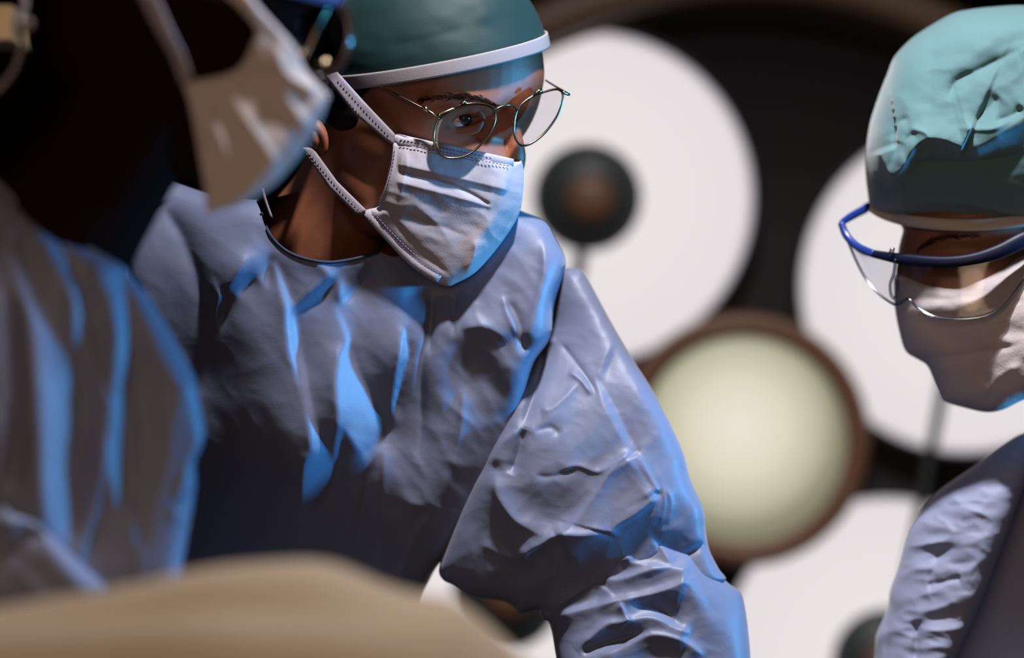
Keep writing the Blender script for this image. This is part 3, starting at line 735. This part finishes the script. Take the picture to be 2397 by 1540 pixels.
sleeve_out = [(1300, 640), (1322, 628), (1340, 628), (1358, 630), (1372, 645), (1395, 688), (1437, 765), (1480, 838), (1520, 900), (1552, 960), (1582, 1020), (1602, 1068), (1618, 1128), (1642, 1178), (1650, 1205), (1652, 1240), (1660, 1285), (1682, 1330), (1698, 1360),
              (1640, 1390), (1500, 1420), (1350, 1450), (1290, 1456), (1264, 1430), (1240, 1432), (1215, 1436), (1200, 1420), (1180, 1408), (1130, 1400), (1095, 1392), (1060, 1369), (1038, 1358), (1027, 1335), (1040, 1290), (1075, 1190), (1125, 1070), (1160, 960), (1185, 880), (1215, 800), (1250, 710)]
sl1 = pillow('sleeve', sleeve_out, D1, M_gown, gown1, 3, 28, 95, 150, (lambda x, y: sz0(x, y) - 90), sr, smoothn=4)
fr = Relief(1200, 1200, 1800, 1750, 3, 100)
fr.facet([(1601, 1331), (1648, 1337), (1729, 1371), (1750, 1425), (1756, 1560), (1716, 1499), (1648, 1432), (1635, 1371)], -0.55, 0.25, 12)
fr.facet([(1271, 1430), (1317, 1367), (1375, 1317), (1442, 1284), (1476, 1292), (1434, 1334), (1375, 1371), (1309, 1421)], 0.1, -0.9, 6)
fr.fold([(1400, 1357), (1459, 1355), (1521, 1334), (1584, 1330), (1617, 1336)], 22, 11, 38, 0.15)
fr.fold([(1300, 1440), (1340, 1410), (1385, 1375), (1402, 1358)], 16, 9, 22, 0.2)
fr.fold([(1292, 1448), (1355, 1430), (1438, 1409), (1521, 1392), (1584, 1371), (1630, 1350)], 22, 11, 40, 0.12)
fr.fold([(1471, 1417), (1542, 1423), (1600, 1471)], -12, 16, 12)
fr.fold([(1350, 1522), (1392, 1484), (1421, 1461), (1467, 1455), (1525, 1446), (1584, 1471), (1617, 1484)], 18, 10, 28, 0.12)
fr.fold([(1360, 1530), (1417, 1507), (1517, 1478)], -15, 10, 8)
fr.fold([(1400, 1540), (1459, 1515), (1525, 1486), (1600, 1502), (1650, 1540)], 14, 8, 26, 0.15)
fr.fold([(1450, 1409), (1463, 1438), (1475, 1455)], 10, 5, 12)
fr.fold([(1430, 1330), (1471, 1298), (1521, 1254), (1545, 1275), (1559, 1296), (1574, 1327)], 16, 12, 16, 0.15)
fr.fold([(1475, 1300), (1480, 1318), (1560, 1325)], 8, 8, 14); fr.fold([(1440, 1280), (1480, 1268), (1515, 1250)], 8, 8, 8)
fr.fold([(1310, 1580), (1400, 1560), (1500, 1570)], 10, 16, 8); fr.fold([(1400, 1640), (1500, 1620), (1620, 1640)], 10, 16, 8)
fr.crumple(70, 2.5, 18, -15, 2.0); fr.noise(34, 16, 0.5, -20, 41, True); fr.noise(5, 4, 0.1, 0, 43); fr.bake()
fz0 = rbf([(1290, 1450, 60), (1500, 1260, 60), (1735, 1385, 60), (1750, 1600, 100), (1320, 1600, 110)])
fore_out = [(1288, 1462), (1272, 1450), (1264, 1425), (1300, 1376), (1360, 1318), (1430, 1268), (1520, 1236), (1590, 1262), (1660, 1310), (1702, 1362), (1733, 1384), (1744, 1420), (1752, 1480), (1757, 1540), (1762, 1640), (1765, 1720), (1350, 1720), (1318, 1620), (1302, 1540)]
pillow('sleeve', fore_out, D1, M_gown, gown1, 3, 45, 90, 150, (lambda x, y: fz0(x, y) - 60), fr, smoothn=4)
def skirt(name, st, d0, m, parent, n=64):
    """hanging cloth column below the frame: stations (cx, cy, rx, rz, z)"""
    V = []; F = []
    for i, (cx, cy, rx, rz, z) in enumerate(st):
        for k in range(n):
            a = 2 * math.pi * k / n; f = 1 + 0.035 * math.sin(9 * a + i)
            V.append(tuple(W(cx + rx * f * math.cos(a), cy, z + rz * f * math.sin(a), d0)))
    for i in range(len(st) - 1):
        for k in range(n): F.append((i * n + k, i * n + (k + 1) % n, (i + 1) * n + (k + 1) % n, (i + 1) * n + k))
    F.append(tuple(range(n))); F.append(tuple((len(st) - 1) * n + k for k in range(n))[::-1])
    return mesh_obj(name, V, F, m, parent)
skirt('gown_skirt', [(625, 1590, 320, 160, -20), (640, 2200, 350, 190, -60), (660, 3200, 380, 210, -80), (670, 4300, 410, 230, -90), (670, 4670, 410, 230, -90)], D1, M_gown, gown1)

# ================================================================= LEFT PERSON
D2 = 2.56
P2 = empty('person', (float(W(150, 0, 0, D2)[0]), D2 + .05, 0.0), 'person at the left, head in dark silhouette, white mask, dark glasses and blue gown', 'person')
r2 = Relief(0, 0, 10, 10, 5).bake()
ells = [((400, 20, -40), (330, 330, 240), 0), ((560, 180, -40), (160, 200, 150), 0), ((480, 300, -40), (130, 130, 130), 20), ((700, 150, -60), (40, 60, 40), -20)]
chains = [[(330, 230, -40, 170), (240, 380, -40, 175), (120, 560, -60, 200), (60, 700, -100, 220)],
          [(60, 700, -100, 200), (60, 1200, -100, 200)]]
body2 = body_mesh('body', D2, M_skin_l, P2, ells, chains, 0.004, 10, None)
cap2 = cap_strip('surgical_cap', (410, -60, -40), (395, 320, 260), (0.25, -1.0, 0.0), (410, -78, 0), 0, 1, 3, M_cap, P2, D2, 40, 120, True, None, 3)
cap2.data.materials.clear(); cap2.data.materials.append(mat('cap_cloth_blue', (0.10, 0.13, 0.30, 1), 0.7, 0.2))
lr = Relief(300, -50, 800, 520, 3, 60)
lr.fold([(480, 215), (525, 300), (560, 400), (575, 450)], -9, 14, 8); lr.fold([(530, 215), (580, 290), (630, 360), (645, 400)], 8, 26, 7)
lr.fold([(650, 200), (690, 260), (720, 310)], 6, 20, 6); lr.fold([(545, 195), (575, 185), (595, 160)], -9, 6, 8)
lr.fold([(640, 100), (665, 170), (710, 200), (740, 215)], 12, 12, 9)
lr.facet([(760, 225), (768, 240), (745, 295), (700, 365), (640, 435), (560, 490), (490, 500), (560, 470), (630, 390), (680, 300)], -0.6, -0.2, 8)
lr.facet([(655, 110), (700, 150), (715, 190), (690, 185), (660, 150)], -0.7, 0, 5)
lr.noise(40, 14, 2.0, 65, 51); lr.bake()
lz = rbf([(440, 200, 190), (487, 495, 185), (640, 430, 185), (765, 220, 165), (690, 140, 180), (640, 60, 200), (600, 150, 195), (560, 350, 195), (560, 0, 220)])
mask_l = [(425, 192), (448, 188), (500, 180), (545, 166), (572, 140), (590, 100), (598, 70), (560, 20), (520, -20), (575, -20), (610, 20), (642, 55), (690, 110), (712, 160), (735, 190), (768, 222), (765, 240), (748, 285), (720, 335), (700, 365), (645, 428), (600, 458), (560, 482), (520, 492), (486, 499), (478, 440), (468, 380), (452, 290), (436, 220)]
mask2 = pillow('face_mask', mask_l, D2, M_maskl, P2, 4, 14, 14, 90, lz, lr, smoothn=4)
def tie2(poly, zf, m=M_tie): return pillow('mask_tie', poly, D2, m, mask2, 4, 5, 5, 5, zf, smoothn=0)
tie2([(318, -20), (365, -20), (400, 60), (432, 125), (455, 192), (424, 200), (398, 130), (358, 60)], rbf([(340, -20, 250), (400, 80, 245), (440, 195, 205)]))
# glasses of the left person
rim2 = [(700, 30), (740, 5), (785, 8), (812, 45), (815, 95), (800, 140), (775, 170), (745, 182), (715, 165), (698, 120), (694, 70)]
g2 = tube('eyeglasses', [(x, y, 40 - (x - 690) * 0.3) for x, y in rim2], 9, D2, M_tort, P2, 10, True, 5)
pillow('lens', rim2, D2, glass('dark_lens', (0.20, 0.20, 0.24, 1), 0.06), g2, 5, 20, 5, 5, lambda x, y: 40 - (x - 690) * 0.3, smoothn=4)
tube('bridge', [(768, 15, 30), (745, 60, 45), (725, 110, 50), (712, 140, 50)], 5, D2, M_wire, g2)
tube('hinge', [(703, 130, 58), (716, 112, 58)], [9, 7], D2, M_gold, g2, n=16, sub=3)
tube('hinge', [(755, 143, 40), (768, 147, 40)], [8, 8], D2, M_gold, g2, n=16, sub=3)
tube('temple_arm', [(700, 60, 50), (560, 10, 160), (420, -40, 210)], 7, D2, M_tort, g2)
# cap ties at the back of the head
ct = tube('cap_tie', [(52, -20, 130), (58, 10, 140), (48, 40, 145), (44, 62, 148), (50, 100, 145), (42, 140, 140), (25, 175, 135), (-10, 215, 130)], [9, 8, 10, 12, 8, 7, 7, 8], D2, M_tie, cap2, flat=0.4)
tube('cap_tie', [(44, 62, 150), (66, 48, 152), (72, 60, 150), (60, 70, 148), (46, 64, 150)], [5, 7, 8, 6, 5], D2, M_tie, cap2, flat=0.5)
# gown
gr_ = Relief(-100, 400, 520, 1480, 4, 220)
def z4(L): return [(u / 1.35, 400 + v / 1.35) for u, v in L]
B = -1.2
gr_.facet(z4([(110, 180), (180, 220), (240, 340), (300, 520), (350, 720), (345, 740), (300, 620), (265, 470), (180, 300)]), B, 0, 4)
gr_.facet(z4([(300, 310), (380, 310), (400, 420), (430, 590), (400, 800), (395, 1000), (375, 1080), (345, 960), (350, 720), (370, 520), (350, 400)]), B * 1.25, 0, 6)
gr_.facet(z4([(0, 200), (30, 230), (100, 360), (150, 480), (240, 610), (265, 640), (262, 800), (240, 1000), (225, 1190), (140, 1140), (120, 800), (105, 480), (60, 320)]), B * 1.2, 0, 9)
gr_.facet(z4([(235, 350), (260, 380), (262, 560), (240, 620), (232, 480)]), B, 0, 4)
gr_.facet(z4([(40, 160), (60, 180), (75, 260), (100, 350), (60, 260)]), B, 0, 4)
gr_.facet(z4([(340, 760), (350, 900), (320, 1080), (300, 1180), (270, 1240), (250, 1210), (300, 1080), (330, 900)]), B, 0, 4)
gr_.facet(z4([(425, 640), (440, 800), (430, 1000), (440, 1200), (425, 1180), (420, 900)]), B, 0, 3)
gr_.facet(z4([(395, 330), (470, 420), (560, 550), (605, 690), (570, 690), (510, 590), (450, 440)]), -0.45, 0.95, 5)
gr_.facet(z4([(600, 690), (650, 840), (610, 930), (590, 1100), (570, 1260), (430, 1290), (470, 1150), (530, 900), (560, 720)]), -0.55, 0.15, 8)
gr_.facet(z4([(0, 370), (25, 420), (35, 560), (20, 680), (0, 720)]), B, 0, 4)
gr_.facet(z4([(0, 740), (30, 780), (45, 830), (35, 960), (0, 980)]), B * .8, 0, 4)
gr_.fold([(28, 700), (30, 900), (40, 1150)], -22, 20, 14); gr_.fold([(180, 980), (185, 1080), (175, 1220)], -10, 12, 6)
gr_.fold([(400, 1190), (430, 1170), (450, 1150)], -14, 7, 7); gr_.fold([(470, 1010), (430, 1120), (400, 1230)], 10, 14, 7)
gr_.noise(50, 140, 2.5, 0, 61); gr_.noise(9, 30, 0.5, 0, 62); gr_.bake()
gz2 = rbf([(0, 440, 20), (150, 560, 60), (290, 640, 60), (478, 1010, 60), (200, 900, 90), (0, 900, 90), (430, 1400, 60), (0, 1400, 90)])
gown_l = [(-150, 340), (-60, 390), (0, 428), (60, 488), (110, 525), (160, 552), (240, 597), (292, 628), (345, 692), (400, 780), (432, 840), (455, 885), (468, 950), (479, 1015), (470, 1050), (456, 1085), (458, 1130), (448, 1200), (436, 1270), (424, 1340), (410, 1420), (400, 1520), (-200, 1520), (-260, 1000), (-240, 500)]
gown2 = pillow('gown', gown_l, D2, M_gown_l, P2, 4, 24, 90, 280, gz2, gr_, smoothn=4)
bv2 = surf(gown2)
ribbon_on([(-20, 418), (0, 436), (60, 496), (110, 533), (160, 560), (240, 605), (290, 634)], 7, 'neck_binding', M_gown_l, gown2, lambda x, y: skin_z(bv2, x, y + 2, D2, 60), 0, D2)
ar = Relief(-150, 1100, 300, 1500, 4, 100)
ar.fold([(0, 1240), (40, 1215), (80, 1215), (110, 1260)], 18, 14, 18); ar.fold([(0, 1200), (30, 1175), (40, 1190)], 14, 10, 8)
ar.facet([(100, 1230), (240, 1375), (200, 1385), (130, 1290)], -0.5, 0.2, 6); ar.fold([(0, 1300), (60, 1250), (110, 1260)], -18, 10, 14)
ar.noise(40, 20, 2, 40, 71); ar.bake()
pillow('sleeve', [(-160, 1190), (-40, 1175), (10, 1165), (40, 1192), (85, 1212), (120, 1245), (150, 1278), (200, 1325), (246, 1380), (180, 1440), (60, 1480), (-160, 1500)], D2, M_gown_l, gown2, 4, 30, 70, 110, lambda x, y: 170 + 0 * x, ar, smoothn=4)
skirt('gown_skirt', [(90, 1490, 310, 150, -20), (90, 2300, 340, 190, -40), (90, 3400, 370, 210, -50), (90, 5230, 400, 230, -50)], D2, M_gown_l, gown2)

# ================================================================= RIGHT PERSON
D3 = 3.07
P3 = empty('person', (float(W(2420, 0, 0, D3)[0]), D3 + .05, 0.0), 'surgeon at the right edge wearing a puffy green cap and blue-framed safety glasses', 'person')
rr = Relief(1950, 400, 2700, 800, 3)
rr.fold([(2140, 580), (2190, 560), (2280, 562), (2400, 545)], -10, 14, 18); rr.blob(2230, 620, 60, 26, -14); rr.bake()
ells = [((2300, 330, 0), (262, 290, 215), 0), ((2290, 620, 30), (190, 210, 170), 0), ((2330, 780, 20), (150, 150, 140), 0), ((2390, 640, 0), (180, 210, 180), 0), ((2135, 640, 60), (38, 60, 45), 0)]
chains = [[(2460, 700, -40, 140), (2575, 870, -60, 125), (2575, 1100, -140, 150)], [(2560, 1250, -200, 160), (2520, 1700, -200, 160)]]
body3 = body_mesh('body', D3, M_skin_r, P3, ells, chains, 0.003, 5, rr)
bv3 = surf(body3)
c3 = Relief(1980, -20, 2700, 560, 3, 110)
edge = [(2060, 350), (2085, 410), (2110, 395), (2150, 335), (2200, 325), (2260, 348), (2310, 330), (2400, 272), (2425, 262)]
c3.fold(edge[:6], 44, 80, 9, 0.04); c3.fold(edge[5:], 26, 60, 24, 0.2)
c3.facet([(2020, 420), (2085, 415), (2150, 345), (2260, 352), (2400, 280), (2425, 270), (2425, 500), (2400, 500), (2040, 470)], 0.05, -0.42, 12)
c3.facet([(2100, 130), (2300, 20), (2600, 20), (2600, 230), (2300, 320), (2180, 310), (2080, 330)], 0.05, 0.18, 20)
c3.fold([(2090, 330), (2100, 290), (2128, 275)], -13, 9, 9); c3.fold([(2118, 380), (2122, 330), (2145, 310)], -10, 7, 7)
c3.fold([(2180, 330), (2165, 310), (2130, 300)], 10, 6, 6); c3.fold([(2220, 235), (2240, 190), (2300, 160), (2397, 110)], -16, 10, 12)
c3.fold([(2265, 290), (2310, 255), (2340, 225)], -14, 16, 12); c3.fold([(2330, 285), (2370, 270), (2395, 250)], -20, 9, 9)
c3.fold([(2076, 400), (2096, 350), (2106, 330)], -8, 7, 7); c3.fold([(2240, 300), (2330, 300), (2390, 250)], 10, 9, 6)
c3.fold([(2150, 520), (2110, 450), (2130, 390), (2250, 300)], 6, 18, 8)
c3.fold([(2060, 470), (2130, 380), (2260, 380), (2397, 360)], -4, 10, 10); c3.fold([(2110, 378), (2240, 380), (2400, 362)], -9, 9, 7)
c3.fold([(2040, 400), (2080, 450), (2100, 470)], -8, 8, 8); c3.fold([(2100, 455), (2250, 460), (2400, 440)], 6, 16, 12)
c3.noise(30, 18, 1.2, -20, 81, True); c3.noise(10, 7, 0.5, 0, 82); c3.bake()
cap_r = [(2040, 486), (2031, 450), (2026, 400), (2027, 350), (2036, 290), (2048, 250), (2060, 215), (2078, 170), (2094, 132), (2128, 95), (2165, 68), (2228, 32), (2270, 22), (2320, 16), (2400, 12), (2480, 24), (2560, 80), (2610, 200), (2620, 400), (2580, 500), (2480, 514), (2400, 522), (2300, 522), (2220, 518), (2130, 508), (2080, 500)]
cz = lambda x, y: 30 + 0.0 * x
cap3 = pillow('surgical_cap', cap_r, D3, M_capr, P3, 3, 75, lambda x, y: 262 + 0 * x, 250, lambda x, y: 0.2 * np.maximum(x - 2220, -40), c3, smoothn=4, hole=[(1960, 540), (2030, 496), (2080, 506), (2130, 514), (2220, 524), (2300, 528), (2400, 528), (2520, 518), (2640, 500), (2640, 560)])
def capz3(x, y):
    return max(skin_z(bv3, x, y, D3, -60), -60)
bnd = [(2036, 486), (2060, 497), (2090, 507), (2130, 517), (2180, 523), (2230, 526), (2300, 526), (2397, 517), (2480, 505)]
tube('cap_band', [(x, y, max(skin_z(bv3, x + 4, y + 6, D3, 20), 20) + 26) for x, y in bnd], [8, 12, 14, 14, 14, 14, 14, 14, 14], D3, M_bandr, cap3, 10, flat=0.55)
brow_hairs([(2290, 552), (2240, 553), (2200, 558), (2165, 574), (2145, 588)], D3, P3, bv3, 200, 8, 24)
# mask
m3 = Relief(2050, 560, 2700, 1000, 3, 80)
m3.fold([(2110, 760), (2200, 752), (2290, 735), (2397, 700)], -7, 9, 9); m3.fold([(2150, 838), (2220, 835), (2320, 820), (2397, 800)], -7, 7, 10)
m3.fold([(2110, 690), (2200, 700), (2300, 690)], -5, 7, 9); m3.fold([(2280, 860), (2320, 910), (2310, 950)], -6, 9, 8); m3.fold([(2397, 850), (2340, 880), (2300, 930)], 6, 14, 9)
m3.fold([(2100, 660), (2180, 672), (2280, 660), (2390, 620)], 5, 10, 6)
m3.facet([(2120, 800), (2397, 780), (2397, 930), (2310, 960), (2210, 930)], 0.0, -0.2, 20)
m3.noise(40, 14, 1.2, 12, 91, True); m3.noise(8, 5, 0.4, 0, 92); m3.bake()
mask_r = [(2098, 640), (2150, 640), (2220, 641), (2285, 636), (2340, 618), (2400, 590), (2560, 540), (2620, 640), (2600, 800), (2500, 900), (2400, 934), (2350, 958), (2310, 965), (2260, 955), (2210, 938), (2192, 905), (2172, 858), (2150, 842), (2120, 822), (2106, 780), (2096, 730), (2093, 690)]
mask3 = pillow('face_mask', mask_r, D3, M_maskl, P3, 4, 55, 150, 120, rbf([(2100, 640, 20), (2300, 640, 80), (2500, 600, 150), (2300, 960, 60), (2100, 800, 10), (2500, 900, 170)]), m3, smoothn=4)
# safety glasses
fz3 = lambda x: 268 - ((x - 2330) / 370) ** 2 * 208
brow_l = [(1969, 521), (1978, 545), (1990, 562), (2012, 580), (2045, 594), (2080, 601), (2110, 606), (2160, 611), (2220, 613), (2280, 606), (2340, 588), (2400, 560), (2480, 530), (2580, 500)]
gl3 = tube('safety_glasses', [(x, y, fz3(x)) for x, y in brow_l[4:]], [9, 11, 13, 13, 13, 14, 17, 20, 18, 14], D3, M_blue_dim, P3, 12, flat=0.6)
tube('frame_corner', [(x, y, fz3(x)) for x, y in brow_l[:5]], [8, 9, 9, 9, 9], D3, M_blue_lit, gl3, 12, flat=0.6)  # end of the same frame bar, split off to look backlit
tube('temple_arm', [(1969, 522, 60), (1990, 508, 10), (2020, 492, -50), (2048, 482, -100), (2150, 500, -240)], [7, 9, 10, 10, 8], D3, M_blue_lit, gl3, flat=0.5)
tube('temple_arm', [(2580, 500, 180), (2620, 500, 60), (2640, 500, -150)], [12, 10, 8], D3, M_blue_lit, gl3, flat=0.5)
shield = [(1976, 545), (1992, 566), (2045, 596), (2110, 610), (2220, 618), (2300, 606), (2400, 566), (2440, 600), (2400, 650), (2378, 680), (2345, 720), (2300, 742), (2240, 748), (2190, 742), (2150, 722), (2125, 700), (2105, 712), (2092, 712), (2060, 690), (2030, 655), (2005, 610), (1986, 572)]
shl = pillow('lens', shield, D3, M_shield, gl3, 5, 30, 3, 3, lambda x, y: fz3(x), smoothn=4)
M_clear = glass('lens_edge', (0.62, 0.62, 0.70, 1), 0.25, 0.15)
low = [(1980, 552), (2005, 612), (2030, 657), (2060, 690), (2092, 712), (2108, 712), (2126, 700), (2150, 722), (2190, 742), (2240, 748), (2300, 742), (2345, 720), (2378, 680), (2400, 650)]
tube('lens_edge', [(x, y, fz3(x) + 2) for x, y in low], 3.2, D3, M_clear, gl3, 8)
tube('nose_pad', [(2096, 606, 205), (2092, 640, 190), (2084, 665, 180), (2086, 690, 178), (2094, 698, 180), (2101, 680, 186), (2100, 650, 195)], 3.5, D3, M_clear, gl3)
tube('nose_pad', [(2084, 600, 190), (2090, 580, 195)], [7, 5], D3, M_clear, gl3, sub=3)
# gown
g3 = Relief(2000, 980, 2800, 1700, 4, 200)
g3.fold([(2170, 1368), (2210, 1362), (2248, 1350)], -9, 6, 10, 0.1); g3.fold([(2142, 1450), (2146, 1490), (2140, 1560)], -16, 9, 9)
g3.fold([(2195, 1270), (2190, 1320), (2170, 1360)], -8, 14, 6); g3.fold([(2350, 1042), (2397, 1030), (2450, 1020)], -12, 8, 8)
g3.fold([(2075, 1400), (2078, 1460), (2070, 1560)], -10, 8, 12)
for k in range(9):
    y = 1180 + k * 34; g3.fold([(2210 + 6 * (k % 3), y + 6), (2270, y), (2330 - 10 * k, y - 4 + 5 * (k % 2))], -2.5, 8, 7)
g3.noise(40, 16, 2.6, -10, 101, True); g3.noise(14, 8, 0.8, 10, 102, True); g3.bake()
gown_r = [(2600, 960), (2480, 970), (2397, 1013), (2340, 1045), (2280, 1090), (2230, 1124), (2195, 1150), (2168, 1180), (2135, 1225), (2120, 1260), (2108, 1305), (2098, 1340), (2084, 1380), (2078, 1420), (2064, 1455), (2050, 1490), (2046, 1540), (2040, 1640), (2700, 1640), (2780, 1300), (2740, 1000)]
torso_r = [(2600, 960), (2480, 985), (2397, 1030), (2320, 1090), (2230, 1200), (2180, 1330), (2150, 1500), (2140, 1640), (2700, 1640), (2780, 1300), (2740, 1000)]
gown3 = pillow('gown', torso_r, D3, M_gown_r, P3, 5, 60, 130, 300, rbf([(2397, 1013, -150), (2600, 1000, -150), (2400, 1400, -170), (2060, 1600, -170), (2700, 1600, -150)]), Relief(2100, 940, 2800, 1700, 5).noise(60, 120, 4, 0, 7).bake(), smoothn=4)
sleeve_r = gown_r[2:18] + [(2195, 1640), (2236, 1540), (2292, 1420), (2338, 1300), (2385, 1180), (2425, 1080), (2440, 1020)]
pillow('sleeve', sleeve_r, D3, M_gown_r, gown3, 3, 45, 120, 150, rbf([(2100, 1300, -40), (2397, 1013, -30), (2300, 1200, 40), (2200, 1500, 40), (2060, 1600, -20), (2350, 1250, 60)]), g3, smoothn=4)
skirt('gown_skirt', [(2380, 1600, 310, 150, -30), (2380, 2300, 330, 190, -60), (2380, 3400, 350, 200, -60), (2380, 4500, 370, 220, -60)], D3, M_gown_r, gown3)

pillow('sleeve', [(2450, 1010), (2560, 980), (2680, 1060), (2720, 1300), (2690, 1640), (2480, 1640), (2440, 1400), (2436, 1150)], D3, M_gown_r, gown3, 8, 60, 130, 200, 150.0, None, smoothn=4)  # unseen far sleeve, added to block the blue side light from this gown
# ================================================================= DRAPED PATIENT AND TABLE (foreground)
DD = 2.22
nx, ny = 260, 120
top = smooth_line([(-400, 1490), (-200, 1455), (0, 1420), (110, 1402), (200, 1388), (320, 1366), (420, 1342), (520, 1325), (600, 1318), (700, 1312), (760, 1316), (800, 1326), (840, 1342), (900, 1368), (960, 1386), (1010, 1394), (1060, 1404), (1130, 1452), (1200, 1516), (1290, 1600), (1400, 1720), (1520, 1900)], 8)
xs = np.linspace(-380, 1500, nx); tp = np.interp(xs, top[:, 0], top[:, 1])
V = []; F = []
yy = np.linspace(-1, 1, ny)
for j, v in enumerate(yy):
    for i, x in enumerate(xs):
        d = DD + 0.0 + v * 0.20                         # metres front to back
        wx = (x - CX) * DD / FPX; zt = CAMZ - (tp[i] - CY) * DD / FPX
        drop = 0.30 * abs(v) ** 2.2 + (0.0 if v > 0 else 0.02 * abs(v))
        f1 = 0.016 * math.exp(-((x - 960 - 500 * (v + .3)) / 150) ** 2) * math.exp(-((v + 0.40) / 0.16) ** 2)
        f2 = 0.012 * math.exp(-((v + 0.22 + (x - 500) * 0.00022) / 0.07) ** 2) * math.exp(-((x - 350) / 420) ** 2)
        f3 = 0.012 * math.exp(-((v + 0.36 + (x - 300) * 0.0002) / 0.08) ** 2) * math.exp(-((x - 300) / 500) ** 2)
        V.append((wx, d, max(zt - drop - f2 * 1.2 + f3 + f1, 0.86)))
for j in range(ny - 1):
    for i in range(nx - 1):
        F.append((j * nx + i, j * nx + i + 1, (j + 1) * nx + i + 1, (j + 1) * nx + i))
dr = mesh_obj('surgical_drape', V, F, M_drape)
md = dr.modifiers.new('t', 'SOLIDIFY'); md.thickness = 0.004; md.offset = -1
dr['label'] = 'tan cloth drape over the patient, out of focus in the foreground'; dr['category'] = 'drape'
tb = empty('operating_table', (-0.15, 2.2, 0), 'operating table under the tan drape', 'table')
box('table_top', (-0.62, 2.05, 0.78), (0.02, 2.36, 0.85), M_metal, tb)
box('pedestal', (-0.38, 2.12, 0.06), (-0.15, 2.30, 0.78), M_metal, tb); box('base', (-0.52, 2.02, 0.0), (0.0, 2.36, 0.06), M_metal, tb)
